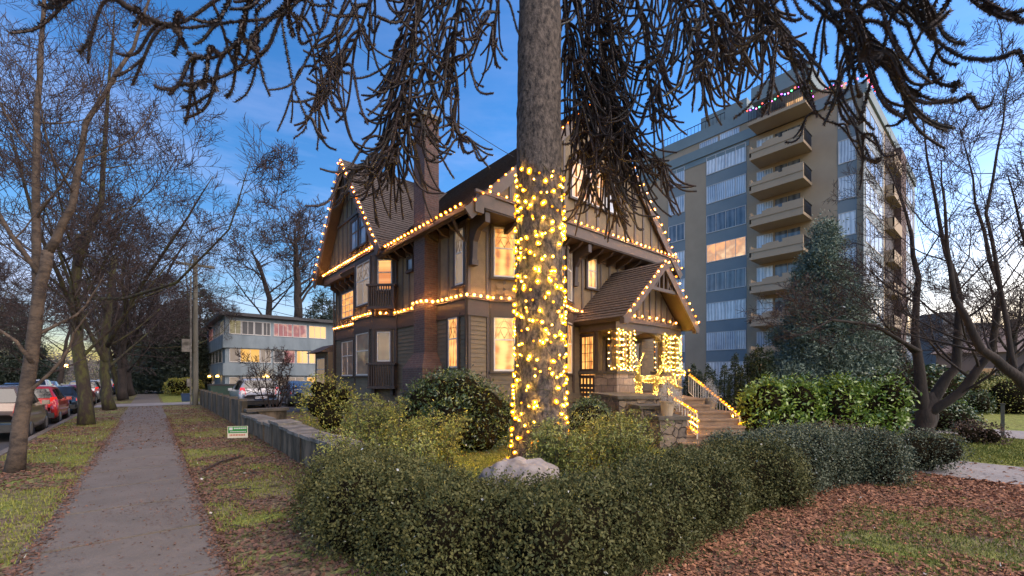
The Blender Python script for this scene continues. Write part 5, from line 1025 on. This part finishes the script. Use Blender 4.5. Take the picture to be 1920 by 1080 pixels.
def limb(spec, r0=.06, nr=14, rl=1.1, rr=.022, spike=.026, dens=170, seed=0, droop=.8, side=.9, t0=.15, sub=.5):
    rg = random.Random(seed); R = Rope(); sp = smoothpath([P(*s) for s in spec]); top = sp[0]
    zt = max(top.z+1.2, 12.5); sp = smoothpath([Vector((TX0, TY0, zt+.4)), (Vector((TX0,TY0,zt+.6))+top)/2+Vector((0,0,.5)), top])[:-1]+sp
    n = len(sp); r0 = r0*.62 if sp[-1].y*cT+sp[-1].x*sT < 6.6 else r0*.8; R.add(sp, [r0*(1-.6*i/n) for i in range(n)], spike*1.1, dens*1.3)
    k0 = int(n*.35)
    nr = int(nr*1.35) if dens == 330 and spike < .0215 else nr
    for j in range(nr):
        i = k0+int((n-1-k0)*(t0+(1-t0)*(j+rg.random())/nr)); i = min(i, n-2); q = sp[i]; td = (sp[i+1]-sp[i]).normalized()
        oa = math.atan2(q.y-TY0, q.x-TX0); a = oa+rg.gauss(0, 1.25) if rg.random() < .75 else rg.uniform(0, 6.28); h0 = a; L_ = rl*1.15*rg.uniform(.55,1.25); st_ = 14; pts = [q]
        e0 = math.radians(rg.uniform(-40,15)); e1 = math.radians(-52-34*droop*rg.uniform(.55,1)); e2 = math.radians(rg.uniform(-65,25)); hv = rg.gauss(0,.25); hd = Vector((math.cos(a), math.sin(a), 0)); curl = 1
        for x in range(st_):
            f = x/(st_-1); g1 = min(1, f/.3); g1 = g1*g1*(3-2*g1); e = e0+(e1-e0)*g1
            if f > .55: g2 = (f-.55)/.45; g2 = g2*g2*(3-2*g2); e = e1+(e2-e1)*g2
            h = h0+hv*f*2; pts.append(pts[-1]+Vector((math.cos(h)*math.cos(e), math.sin(h)*math.cos(e), math.sin(e)))*L_/st_)
        R.add(pts, [rr*(1.2-.3*x/st_) for x in range(st_)]+[rr*.8], spike, dens)
        if rg.random() < sub:
            i2 = rg.randint(3,8); p2 = [pts[i2]]; d = (pts[i2+1]-pts[i2]).normalized()+Vector((rg.gauss(0,.5),rg.gauss(0,.5),.1)); L2 = L_*rg.uniform(.3,.55)
            for x in range(6): d = (d.normalized()+Vector((0,0,-.1+.12*x*curl*.5))+hd*.05); p2.append(p2[-1]+d.normalized()*L2/6)
            R.add(p2, rr*.9, spike, dens)
    o = obj('branch', R.mb, M['rope'], mp_); return o
Q = limb
# left of the trunk: the two hanging fans over the chimney
Q([(820,-160,8),(790,-20,8),(772,120,8.1),(765,270,8.2)], .08, 46, 1.35, .020, .021, 330, 1, droop=.9)
Q([(720,-140,7.6),(690,10,7.6),(650,110,7.6),(600,170,7.6)], .05, 26, 1.1, .020,.021, 330, 2)
Q([(775,60,8),(745,200,8),(712,290,8),(665,325,8)], .05, 26, 1.15, .020, .021, 330, 3, droop=.55)
Q([(870,-120,8.2),(865,0,8.3),(850,90,8.4),(860,180,8.4)], .05, 34, 1.1, .019, .021, 330, 4)
Q([(930,-120,8.4),(935,-10,8.6),(925,60,8.6)], .05, 18, 1.2, .019, .021, 330, 5)
Q([(800,120,8.2),(835,220,8.2),(880,270,8.2)], .04, 14, .8, .019, .021, 330, 6, droop=.5)
Q([(770,200,8.1),(755,270,8.1),(735,300,8.1)], .04, 22, 1.1, .019, .021, 330, 61, droop=.4)
# near camera at upper left
Q([(640,-160,5.2),(560,-60,5.0),(470,0,4.8),(452,70,4.7),(400,108,4.6),(352,100,4.6)], .05, 9, .85, 0.0149, 0.0276, 561, 7, side=.7)
Q([(470,70,4.7),(455,120,4.7),(400,150,4.6),(335,160,4.6)], .034, 3, .4, 0.0132, 0.0276, 561, 71)
Q([(560,-100,5),(420,-10,4.8),(330,45,4.7),(250,20,4.6),(200,-10,4.6),(90,0,4.5)], .04, 7, .6, 0.0143, 0.0276, 561, 8, droop=.3, side=.6)
Q([(620,-90,5),(540,20,4.9),(430,42,4.8),(330,52,4.7),(262,30,4.7)], .034, 4, .5, 0.0143, 0.0276, 561, 81, droop=.3)
Q([(620,-100,6),(575,0,6),(560,60,6)], .045, 9, 1.25, 0.0132, 0.0239, 408, 9)
Q([(680,-80,6.4),(640,20,6.4),(610,90,6.4),(580,140,6.4)], .04, 10, 1.25, 0.0132, 0.0221, 374, 10)
Q([(525,20,5.6),(548,150,5.6),(575,230,5.6),(550,260,5.6)], .03, 1, .4, .02, .026, 260, 101); Q([(480,20,5.0),(482,110,5.0),(466,170,5.0),(440,192,5.0)], .03, 1, .3, .02, .03, 300, 102)
# right of the trunk: the dense curtain
Q([(1045,-120,9),(1062,40,9.2),(1075,160,9.3),(1090,300,9.4)], .07, 46, 1.4, .020, .021, 330, 11, droop=1)
Q([(1090,-120,9.2),(1120,30,9.4),(1140,160,9.6),(1150,290,9.7)], .08, 56, 1.6, .020, .021, 330, 12, droop=.95)
Q([(1100,120,9.4),(1150,230,9.4),(1185,310,9.4)], .05, 34, 1.5, .020, .021, 330, 13, droop=.6)
Q([(1150,-120,9),(1200,20,9),(1215,130,9),(1225,210,9)], .06, 36, 1.25, .020, .021, 330, 14)
Q([(1210,-120,8.6),(1270,0,8.6),(1300,80,8.6),(1310,150,8.6)], .05, 34, 1.2, .020, .021, 330, 15)
Q([(1110,200,9.4),(1120,300,9.4),(1140,350,9.4)], .05, 34, 1.25, .020, .021, 330, 16, droop=.8)
Q([(1160,240,9.4),(1215,300,9.3),(1250,320,9.3)], .04, 18, 1.1, .020, .021, 330, 161, droop=.25)
Q([(1300,-120,8),(1360,-20,8),(1390,50,8)], .05, 26, 1.0, .021,.021, 330, 17, droop=.7)
Q([(1150,-80,9.3),(1130,60,9.3),(1105,180,9.3)], .05, 30, 1.3, .020, .021, 330, 171)
Q([(1240,-120,7.4),(1290,-30,7.2),(1330,40,7.1),(1350,90,7.1)], .05, 26, 1.1, .020, .021, 330, 172)
Q([(1380,-120,7),(1400,-30,6.9),(1430,30,6.9),(1420,80,6.9)], .05, 22, 1.0, .020, .021, 330, 173)
# near camera at upper right
Q([(1420,-160,6.2),(1440,-30,6),(1465,60,5.9),(1490,130,5.8)], .045, 18, 1.1, 0.0132, 0.0239, 408, 18)
Q([(1500,-180,5.4),(1540,-30,5.2),(1575,60,5.1),(1600,130,5.0)], .06, 20, 1.15, 0.0149, 0.0258, 510, 19, droop=.9)
Q([(1560,-160,5.2),(1600,-20,5.0),(1625,70,4.9),(1640,120,4.9)], .05, 14, 1.0, 0.0149, 0.0276, 544, 20)
Q([(1640,-160,4.8),(1690,-40,4.6),(1700,10,4.6),(1740,30,4.6)], .045, 9, .8, 0.0143, 0.0294, 561, 21)
Q([(1700,20,4.7),(1750,70,4.6),(1800,105,4.6),(1860,112,4.6),(1910,95,4.6)], .03, 2, .4, 0.0132, 0.0294, 578, 211)
Q([(1620,90,4.9),(1680,145,4.8),(1740,185,4.8),(1790,190,4.8),(1818,178,4.8)], .032, 3, .45, 0.0132, 0.0294, 561, 22)
Q([(1695,30,4.7),(1718,90,4.7),(1740,130,4.7),(1770,160,4.7),(1797,155,4.7)], .03, 2, .3, 0.0132, 0.0294, 561, 23)
Q([(1760,-120,4.8),(1800,-30,4.6),(1850,20,4.5),(1925,42,4.4),(1990,50,4.4)], .04, 8, .55, 0.0143, 0.0294, 561, 24, droop=.3)
Q([(1540,130,5.2),(1580,200,5.2),(1610,245,5.2),(1650,275,5.2)], .032, 4, .6, 0.0121, 0.0239, 476, 25)
Q([(1480,60,5.8),(1500,160,5.7),(1540,220,5.7),(1580,240,5.7),(1618,300,5.7)], .03, 4, .6, 0.0121, 0.0239, 442, 26)
Q([(1690,130,4.8),(1696,190,4.8),(1708,232,4.8)], .03, 1, .3, 0.0121, 0.0294, 544, 27)
# lights round the trunk
names = ['topmost band', 'second band from the top', 'third band from the top', 'middle band', 'third band from the bottom', 'second band from the bottom', 'lowest band']
for bnd in range(7):
    z1 = 5.95-bnd*.82; z0 = z1-.82; pts = []
    for i in range(101):
        f = i/100; a = f*4.5*2*math.pi+bnd+random.gauss(0,.12); z = z1+(z0-z1)*f+random.uniform(-.2,.2); r = float(np.interp(z, [0,.25,1,4,9], [.68,.58,.54,.485,.44]))+.03; pts.append((TX0+r*math.cos(a), TY0+r*math.sin(a), max(.15, z)))
    t = thing('string_lights', 'yellow lights wound round the monkey puzzle trunk, %s' % names[bnd], 'string lights', pts[0], 'lights wound round the trunk')
    m = MB(); m.tube(pts, .006, 4, cap=False); obj('cord', m, M['cord'], t)
    for q in pts[:100]:
        if random.random() < .12 or (math.sin(q[2]*9+math.atan2(q[1]-TY0,q[0]-TX0)*3) > .92): continue
        o = bpy.data.objects.new('bulb', BULBT); C.objects.link(o); o.parent = t; o.location = Vector(q)-Vector(pts[0]); o.scale = (random.choice((.02,.026,.032,.04,.048)),)*3
# ================================================================ shrubs and hedges
def cloud(mb, lumps, dens, size, jit=.07, asp=.55, flat=0, inner=.86):
    C_ = np.array([l[:3] for l in lumps]); Rr = np.array([l[3] for l in lumps]); Zs = np.array([l[4] if len(l) > 4 else 1. for l in lumps])
    for i in range(len(lumps)):
        n = int(dens*4*math.pi*Rr[i]**2*.8); d = RNG.normal(size=(n, 3)); d /= np.linalg.norm(d, axis=1)[:, None]
        bump_ = 1+.12*np.sin(d[:, 0]*9+i)*np.sin(d[:, 1]*8+2*i)*np.sin(d[:, 2]*7+i)
        rad = Rr[i]*bump_[:, None]+RNG.normal(size=(n, 1))*jit
        c = C_[i]+d*rad*np.array([1, 1, Zs[i]]); keep = c[:, 2] > .02
        for j in range(len(lumps)):
            if j != i:
                e = (c-C_[j])/np.array([1, 1, Zs[j]]); keep &= (e*e).sum(1) > (Rr[j]*inner)**2
        c, d = c[keep], d[keep]
        if len(c): mb.leaves(c, size, nrm=d, asp=asp, flat=flat)
    return mb
def corem(mb, lumps, k=.80):  # solid blobs filling the foliage, for the shade between leaves
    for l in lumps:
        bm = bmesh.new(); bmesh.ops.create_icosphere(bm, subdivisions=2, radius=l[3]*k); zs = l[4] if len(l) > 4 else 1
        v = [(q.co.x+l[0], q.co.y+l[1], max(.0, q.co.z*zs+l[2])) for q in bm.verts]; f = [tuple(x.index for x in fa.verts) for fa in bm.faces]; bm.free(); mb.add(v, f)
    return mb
M['core'] = mat('inner_shade_and_stems', (.010,.009,.006), (.02,.015,.009), 1, 14, spec=0)  # near black: shade inside the foliage put into the colour, also used on stems
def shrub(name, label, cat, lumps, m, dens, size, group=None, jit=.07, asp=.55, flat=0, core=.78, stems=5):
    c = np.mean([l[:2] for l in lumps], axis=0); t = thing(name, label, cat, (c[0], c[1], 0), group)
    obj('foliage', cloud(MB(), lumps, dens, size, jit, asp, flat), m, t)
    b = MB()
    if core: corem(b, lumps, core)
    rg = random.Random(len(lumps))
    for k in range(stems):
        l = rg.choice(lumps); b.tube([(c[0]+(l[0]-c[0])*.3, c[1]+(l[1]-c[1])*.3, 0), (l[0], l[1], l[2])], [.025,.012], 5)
    obj('stems', b, M['core'], t); return t  # real stems joined with the dark shade blobs
def lm(mat_, *a): return a
M['box'] = mat('boxwood_leaf', (.17,.165,.06), (.03,.045,.02), .5, 3.2, isl=[(.035,.046,.018),(.15,.16,.05),(.08,.095,.032),(.27,.25,.085),(.13,.115,.042)], spec=.12)
M['boxblue'] = mat('grey_green_leaf', (.075,.10,.07), (.04,.06,.045), .5, 2.5, isl=[(.05,.07,.045),(.13,.155,.10),(.085,.105,.07),(.16,.165,.09)], spec=.25)
M['laurel'] = mat('laurel_leaf', (.13,.24,.03), (.07,.15,.025), .3, 2, isl=[(.07,.13,.018),(.22,.36,.04),(.14,.25,.03),(.36,.46,.07)], spec=.7)
M['rhodo'] = mat('dark_glossy_leaf', (.035,.065,.018), (.02,.04,.014), .35, 2, isl=[(.022,.042,.014),(.065,.115,.03),(.04,.075,.02),(.12,.17,.045)], spec=.7)
M['yellowg'] = mat('yellow_green_leaf', (.22,.22,.035), (.12,.14,.025), .5, 2, isl=[(.15,.20,.02),(.42,.44,.05),(.27,.32,.035),(.40,.30,.06)], spec=.5)
M['airy'] = mat('airy_light_leaf', (.17,.19,.05), (.10,.12,.035), .5, 2, isl=[(.12,.17,.025),(.36,.40,.05),(.22,.28,.04),(.34,.30,.06)], spec=.5)
M['fir'] = mat('dark_needle', (.03,.045,.028), (.018,.03,.022), .6, .6, isl=[(.02,.03,.02),(.055,.07,.045),(.035,.05,.033)], spec=.4)
M['cedar'] = mat('grey_green_needle', (.17,.22,.16), (.07,.10,.08), .6, .8, isl=[(.05,.085,.062),(.21,.28,.20),(.13,.18,.13)], spec=.5)
M['heath'] = mat('brown_heath', (.12,.07,.05), (.07,.045,.035), .8, 3, isl=[(.06,.035,.03),(.15,.09,.065),(.10,.06,.045)])
rg = random.Random(12)
def along(path, step, r, z, jx=.12, zs=1.0, rows=2, w=.35):
    out_ = []; pts = smoothpath(path, 8); d = 0; last = pts[0]
    for a, b in zip(pts[:-1], pts[1:]):
        d += (b-a).length
        if d > step:
            d = 0; u = (b-a).normalized(); v = Vector((u.y,-u.x,0))
            for k in range(rows):
                o_ = (k-(rows-1)/2)*w; q = b+v*(o_+rg.uniform(-jx,jx)); h = b.z if b.z > 0 else z
                out_.append((q.x, q.y, h*rg.uniform(.50,.60), r*rg.uniform(.88,1.12), zs))
                out_.append((q.x+rg.uniform(-.1,.1), q.y+rg.uniform(-.1,.1), h*.28, r*rg.uniform(.9,1.05), zs))
                if rg.random() < .6: out_.append((q.x+rg.uniform(-.2,.2), q.y+rg.uniform(-.2,.2), h*rg.uniform(.72,.84), r*.45, 1))
    return out_
hl = along([(1.85,5.9,0.81),(1.95,4.8,0.79),(2.05,3.7,0.75),(2.6,2.9,0.71),(3.6,2.7,0.71),(4.8,2.7,0.70),(5.8,2.7,0.70),(6.9,2.55,0.75)], .34, .40, .95)
HT1 = t = thing('box_hedge', 'wide shaggy dark green box hedge wrapping round the corner in the foreground', 'hedge', (3,3,0))
hs_ = cloud(MB(), hl, 3700, .033, .055); shl = hl; obj('foliage', hs_, M['box'], t); b = corem(MB(), hl, .72); obj('stems', b, M['core'], t)  # this mesh holds only the dark shade blobs, without stems
hl = along([(6.6,2.95,.78),(7.6,2.6,.84),(8.6,2.3,.84),(9.2,2.05,.78),(9.75,1.75,.74)], .36, .43, 1)
HT2 = t = thing('box_hedge', 'blue green rounded end of the hedge on the right above the russet leaves', 'hedge', (8,2.5,0))
obj('foliage', cloud(MB(), hl, 3000, .034, .05), M['boxblue'], t); obj('stems', corem(MB(), hl, .72), M['core'], t)  # again only shade-coloured filler blobs under the leaves
def shoots(mb, lumps, n, ln, size, k=9):
    g_ = random.Random(4); P_ = []
    for _ in range(n):
        l = g_.choice(lumps); a = g_.uniform(0, 6.28); e = g_.uniform(.0, 1.4); d = Vector((math.cos(a)*math.cos(e), math.sin(a)*math.cos(e), math.sin(e)))
        p = Vector(l[:3])+d*l[3]*.93; d2 = (d+Vector((g_.gauss(0,.3), g_.gauss(0,.3), .7))).normalized(); L_ = ln*g_.uniform(.4,1.3)
        for i in range(k): P_.append(p+d2*L_*i/k+Vector((g_.gauss(0,1), g_.gauss(0,1), g_.gauss(0,1)))*size*.35)
    P_ = np.array([tuple(x) for x in P_]); P_ = P_[P_[:, 2] > .03]; mb.leaves(P_, size, asp=.5); return mb
def ball(px, py, D, r, h, n=7, seed=1, spreadf=.55):
    g_ = random.Random(seed); c = P(px, py, D); out_ = []
    for i in range(n):
        a = i*6.28/n+g_.uniform(-.3,.3); q = r*spreadf*g_.uniform(.6,1.1); out_.append((c.x+q*math.cos(a), c.y+q*math.sin(a), h*g_.uniform(.3,.62), r*g_.uniform(.42,.6), 1.))
    out_.append((c.x, c.y, h*.55, r*.62, h/(r*1.9))); return out_
HG = 'garden shrubs'
obj('shoots', shoots(MB(), shl, 5200, .13, .030), M['box'], HT1); obj('shoots', shoots(MB(), hl, 1800, .13, .032), M['boxblue'], HT2)
shrub('shrub', 'low round grey green shrub at the foot of the maple', 'shrub', ball(1731,830,8.2,.52,.80,9,3), M['boxblue'], 1500, .034)
lau = []
for k in range(13):
    f = k/12; q = Vector((12.75+2.9*f, 4.5-2.1*f, 0)); 
    for s in range(2): lau.append((q.x+rg.uniform(-.15,.3), q.y+rg.uniform(-.2,.4), rg.uniform(.72,1.25), rg.uniform(.36,.52), 1.1)); lau.append((q.x+rg.uniform(-.1,.2), q.y+rg.uniform(-.1,.3), .5, .5, 1))
t = shrub('laurel_hedge', 'bright green large leaved laurel hedge between the steps and the maple', 'hedge', lau, M['laurel'], 330, .115, jit=.09, asp=.42)
b = MB()
for k in range(260):
    l = rg.choice([x for x in lau if x[2] > .9]); a = rg.uniform(0, 6.28); q = Vector((l[0]+.35*math.cos(a)*rg.random(), l[1]+.35*math.sin(a)*rg.random(), l[2]+l[3]*.8)); up_ = rg.uniform(.12,.48)
    n = 7
    for j in range(n):
        an = j*2.4; z = q.z+up_*j/n; d = Vector((math.cos(an), math.sin(an), .7)).normalized(); s = .13; v = d.cross(Vector((0,0,1))).normalized()*.025; c = Vector((q.x, q.y, z)); b.add([c, c+d*s*.5+v, c+d*s, c+d*s*.5-v], [(0,1,2,3)])
obj('shoots', b, M['laurel'], t)
shrub('shrub', 'low mound of brown heath between the two hedges', 'shrub', ball(1580,815,8.7,.75,.85,9,8,.6), M['heath'], 900, .035)
shrub('rhododendron', 'large dark glossy rounded shrub against the house left of the trunk', 'shrub', [(*P(850,707,11.3)[:2],.95,.95,1.05)]+[(*P(x,707,D)[:2],z,r,1) for x,z,r,D in ((800,1.1,.6,11.2),(905,1.0,.65,10.9),(870,1.35,.6,11.1),(820,1.35,.55,11.3),(925,.6,.55,10.8),(780,.6,.6,11),(850,.5,.8,10.5),(800,.4,.5,10.6),(900,.4,.6,10.5),(940,.9,.4,11.1))], M['rhodo'], 420, .085, jit=.07, asp=.4)
shrub('shrub', 'dark rounded shrub under the lattice beside the porch', 'shrub', ball(1105,765,11.9,.72,1.35,8,4), M['rhodo'], 700, .05)
shrub('shrub', 'yellow green leafy shrub near the parked estate car', 'shrub', [(*P(x,707,D)[:2],z,r,1) for x,z,r,D in ((612,1.3,.55,13.5),(600,.9,.6,13.3),(640,.9,.5,13.6),(620,.5,.6,13.2),(595,1.45,.35,13.6),(645,1.25,.3,13.4))], M['yellowg'], 330, .07, jit=.12, asp=.5, core=.6)
def airy(label, px0, px1, D0, D1, h, n, m, size=.055, cl=26, seed=1, leafn=8):
    g_ = random.Random(seed); c0 = P((px0+px1)/2, 707, (D0+D1)/2); t = thing('airy_shrub', label, 'shrub', (c0.x, c0.y, 0)); S_ = MB(); F_ = MB()
    for i in range(n):
        b0 = P(g_.uniform(px0, px1), 707, g_.uniform(D0, D1)); b0.z = 0; H_ = h*g_.uniform(.6,1.1); ln = Vector((g_.gauss(0,.18), g_.gauss(0,.18), 1)); pts = [b0+Vector((ln.x*f*f*H_, ln.y*f*f*H_, H_*f)) for f in (0,.3,.6,.85,1)]
        S_.tube(pts, [.010,.008,.006,.004,.003], 4); P_ = []
        for k in range(cl):
            f = g_.uniform(.25,1.02); q = b0+Vector((ln.x*f*f*H_, ln.y*f*f*H_, H_*f)); a = g_.uniform(0,6.28); L_ = g_.uniform(.08,.24); e = q+Vector((math.cos(a)*L_, math.sin(a)*L_, g_.uniform(-.05,.08)))
            S_.tube([q, e], .0025, 3, cap=False)
            for _ in range(leafn): P_.append(q.lerp(e, g_.uniform(.3,1.1))+Vector((g_.gauss(0,.025),g_.gauss(0,.025),g_.gauss(0,.025))))
        F_.leaves(np.array([tuple(x) for x in P_]), size, asp=.36)
    obj('foliage', F_, m, t); obj('stems', S_, M['twig'], t); return t
airy('feathery yellow green shrub in front of the lower balcony', 650, 740, 9.2, 10.4, 1.30, 46, M['airy'], seed=2)
airy('feathery green shrub with red tips left of the big dark shrub', 735, 850, 7.6, 9.2, 1.0, 56, M['yellowg'], seed=3)
airy('airy shrub glowing yellow at the foot of the light wrapped trunk', 1000, 1075, 6.6, 7.9, .95, 48, M['airy'], seed=4)
airy('airy pale leaved shrub between the trunk and the stone steps', 1085, 1215, 7.0, 9.2, 1.05, 56, M['airy'], seed=5)
airy('low dry perennial clump in front of the front steps', 1330, 1480, 9.0, 10.0, .35, 30, M['heath'], .04, 12, 6)
airy('thin airy perennials behind the left part of the hedge', 600, 800, 6.4, 7.4, .85, 40, M['airy'], .05, 16, 7)
# far hedge row, cypresses, conifers
M['cyp'] = mat('cypress_green', (.04,.065,.03), (.02,.035,.018), .7, 2, isl=[(.02,.035,.015),(.055,.085,.035),(.035,.055,.025)], spec=.3)
def column_tree(x, y, h, r, label, group, rz=0):
    l = [(0,0,h*f,r*(1-f)**.6+.05,1.4) for f in (.12,.28,.44,.6,.75,.88,.97)]
    t = thing('cypress', label, 'cypress', (0,0,0), group); o = obj('foliage', cloud(MB(), l, 1300, .07, .03, .5), M['cyp'], t); obj('trunk', MB().tube([(0,0,0),(0,0,h*.9)], [.05,.01], 5), M['core'], t); t.location = (x,y,0); return t
cy0 = None
for k, (px, D, h) in enumerate(((1290,19,1.95),(1300,20,2.05),(1312,19.5,1.8),(1328,18.5,2.0),(1338,19,1.8),(1358,18,2.0),(1378,17,2.3),(1388,16.5,1.9),(1402,16,2.25),(1415,16,2.35),(1425,15.5,2.5),(1442,15.5,2.4))):
    q = P(px, 707, D); lab = ['first','second','third','fourth','fifth','sixth','seventh','eighth','ninth','tenth','eleventh','twelfth'][k]+' small dark cypress from the left behind the stair railing'
    if cy0 is None: cy0 = column_tree(q.x, q.y, 1.95, .26, lab, 'row of small cypresses')
    else: dup(cy0, (q.x, q.y, 0), k, lab, (h/1.95*.95,)*2+(h/1.95*1.15,))
def conifer(name, label, base, h, r, m, dens, size, seed, tiers=11, group=None, shape=.8, low=.08, asp=.3):
    g_ = random.Random(seed); L_ = []; br = MB()
    for i in range(tiers):
        f = low+(1-low)*i/tiers; rr = r*(1-f)**shape*g_.uniform(.8,1.15); n = max(3, int(8*rr/r)+2)
        for k in range(n):
            a = k*6.28/n+g_.uniform(-.4,.4); q = rr*g_.uniform(.55,1); L_.append((q*math.cos(a), q*math.sin(a), h*f+g_.uniform(-.03,.03)*h, r*(.36 if tiers > 14 else .30)*(1-f*.6)*g_.uniform(.7,1.2), .75)); br.tube([(0,0,h*f-.1),(q*math.cos(a),q*math.sin(a),h*f-.05*h)], [.04,.015], 4)
    L_.append((0,0,h*.97,r*.12,1.8)); t = thing(name, label, 'tree', (0,0,0), group)
    obj('crown', cloud(MB(), L_, dens, size, size*1.2, asp, 0, .75), m, t); br.tube([(0,0,0),(0,0,h*.95)], [max(.08,h*.018),.02], 8); obj('trunk', br, M['bark'], t); t.location = base; return t
q = P(1545,707,25); conifer('evergreen_tree', 'tall grey green evergreen tree standing in front of the tower balconies', (q.x,q.y,0), 10.8, 2.9, M['cedar'], 340, .18, 3, 18, shape=.72, asp=.28)
q = P(330,707,48); f0 = conifer('dark_conifer', 'dark evergreen tree behind the utility pole', (q.x,q.y,0), 10.5, 3.8, M['fir'], 60, .34, 5, 11, shape=.6)
for (px, D, s, rz, lb_) in ((375,66,1.55,1,'tall dark conifer left of the grey block roof'),(300,60,.9,2,'dark evergreen farther down the sidewalk'),(425,78,1.35,3,'conifer top just above the grey block corner'),(605,84,1.75,4,'conifer top between the grey block and the house'),(590,90,1.4,5,'second conifer top beside the house gable'),(650,80,1.5,1,'conifer behind the far end of the house'),
        (20,62,1.25,1,'dark evergreen across the street at the left edge'),(250,150,1.8,5,'distant evergreen at the end of the street'),
        (1660,30,.5,4,'dark evergreen shrub tree beside the tower entrance')):
    q = P(px, 707, D); dup(f0, (q.x, q.y, 0), rz, lb_, (s,)*3)
shrub('shrub', 'yellow lit shrub by the blue bin', 'shrub', ball(345,707,42,1.6,1.7,7,6), M['yellowg'], 60, .16, core=.7)  # the yellow light on it is put into the leaf colour
shrub('rhododendron', 'wide dark blue green rhododendron below the tower side', 'shrub', ball(1690,707,20,2.2,2.4,9,7), M['rhodo'], 120, .13)
shrub('shrub', 'round dark green clipped shrub right of the maple trunk', 'shrub', ball(1816,707,21,.9,1.15,8,9), M['rhodo'], 320, .07)
shrub('shrub', 'large olive rounded shrub on the garden slope', 'shrub', ball(1838,707,29,1.9,2.1,8,10), M['box'], 150, .1)
shrub('shrub', 'flat topped yellow green juniper at the right edge', 'shrub', ball(1900,707,22,2.0,1.5,9,11,.75), M['yellowg'], 160, .08)
shrub('shrub', 'small bright shrub between the maple and the clipped dark one', 'shrub', ball(1778,707,18,.7,.95,7,12), M['laurel'], 260, .08)
shrub('shrub', 'small grey twiggy shrub on the green lawn', 'shrub', ball(1830,707,11.6,.55,.5,8,13), M['heath'], 500, .05, core=.5)
shrub('shrub', 'dark low shrub at the maple foot on the lawn side', 'shrub', ball(1775,707,14.5,.9,.75,8,14), M['rhodo'], 300, .08)
t = bare_tree('bare_shrub', 'leafless twiggy shrub between the two parked cars in the lot', [([P(512,707,19.5)*1.0+Vector((k*.12,0,-1.8)), P(512,707,19.5)+Vector((k*.35,0,-.9)), P(512,707,19.5)+Vector((k*.75,k*.2,.9))], [.03,.025,.01], 6, 1.1) for k in (-1.2,-.6,0,.6,1.2)], None, 'twig', 3, 5, 61, up=.3); t['category'] = 'shrub'
# planters with frosted little trees
M['frost'] = mat('frosted_needle', (.5,.5,.5), (.3,.32,.32), .7, 8, isl=[(.22,.24,.24),(.6,.58,.55),(.42,.42,.42)])
M['bucket'] = mat('cream_bucket', (.42,.33,.23), (.3,.24,.17), .6, 6)
for (c, lb_) in ((Vector(fr(-1.12,.45,.82)), 'cream planter with a frosted little tree on the left stair wall'), (Vector(fr(.87,1.9,.82)), 'cream planter with a frosted little tree on the right stair wall')):
    t = thing('planter', lb_, 'planter', c, 'planters on the stair walls'); b = MB(); b.tube([(c.x,c.y,c.z),(c.x,c.y,c.z+.36)], [.13,.18], 16); b.tube([(c.x,c.y,c.z+.33),(c.x,c.y,c.z+.37)], [.19,.195], 16); obj('bucket', b, M['bucket'], t)
    l = [(c.x+rg.uniform(-.12,.12)*(1-f), c.y+rg.uniform(-.12,.12)*(1-f), c.z+.42+.5*f, .17*(1-f)+.03, 1) for f in (0,.15,.3,.45,.6,.8,1)]; obj('foliage', cloud(MB(), l, 2600, .045, .04, .25), M['frost'], t); obj('stem', MB().tube([(c.x,c.y,c.z+.3),(c.x,c.y,c.z+.95)], [.015,.006], 5), M['twig'], t)
# wooded skyline far off: no single tree can be told apart
M['wood'] = mat('far_wood', (.13,.10,.10), (.09,.085,.08), .9, .05, isl=[(.09,.07,.075),(.17,.13,.13),(.06,.07,.06)])
w = MB(); cs = []
for k in range(900):
    px = rg.choice((rg.uniform(-200,430), rg.uniform(1650,2150), rg.uniform(-200,430))); D = rg.uniform(130,230); q = P(px, 707, D); cs.append((q.x, q.y, rg.uniform(0,7) if px < 900 else rg.uniform(0,7)))
cs = np.array(cs); pp = np.repeat(cs, 60, axis=0)+RNG.normal(size=(len(cs)*60, 3))*np.array([3.2,3.2,2.4]); w.leaves(pp, .9, asp=.35)
o = obj('distant_wood', w, M['wood']); tag(o, 'hazy brown wood along the skyline at both ends of the view', 'wood', kind='stuff')
w = MB(); w.add([(-300,240,-1),(140,280,-1),(140,300,9),(-300,300,12)], [(0,1,2,3)]); w.add([(150,-160,-1),(170,120,-1),(230,120,5),(230,-160,6)], [(0,1,2,3)]); struct('hill', w, MATS['ground_soil'])
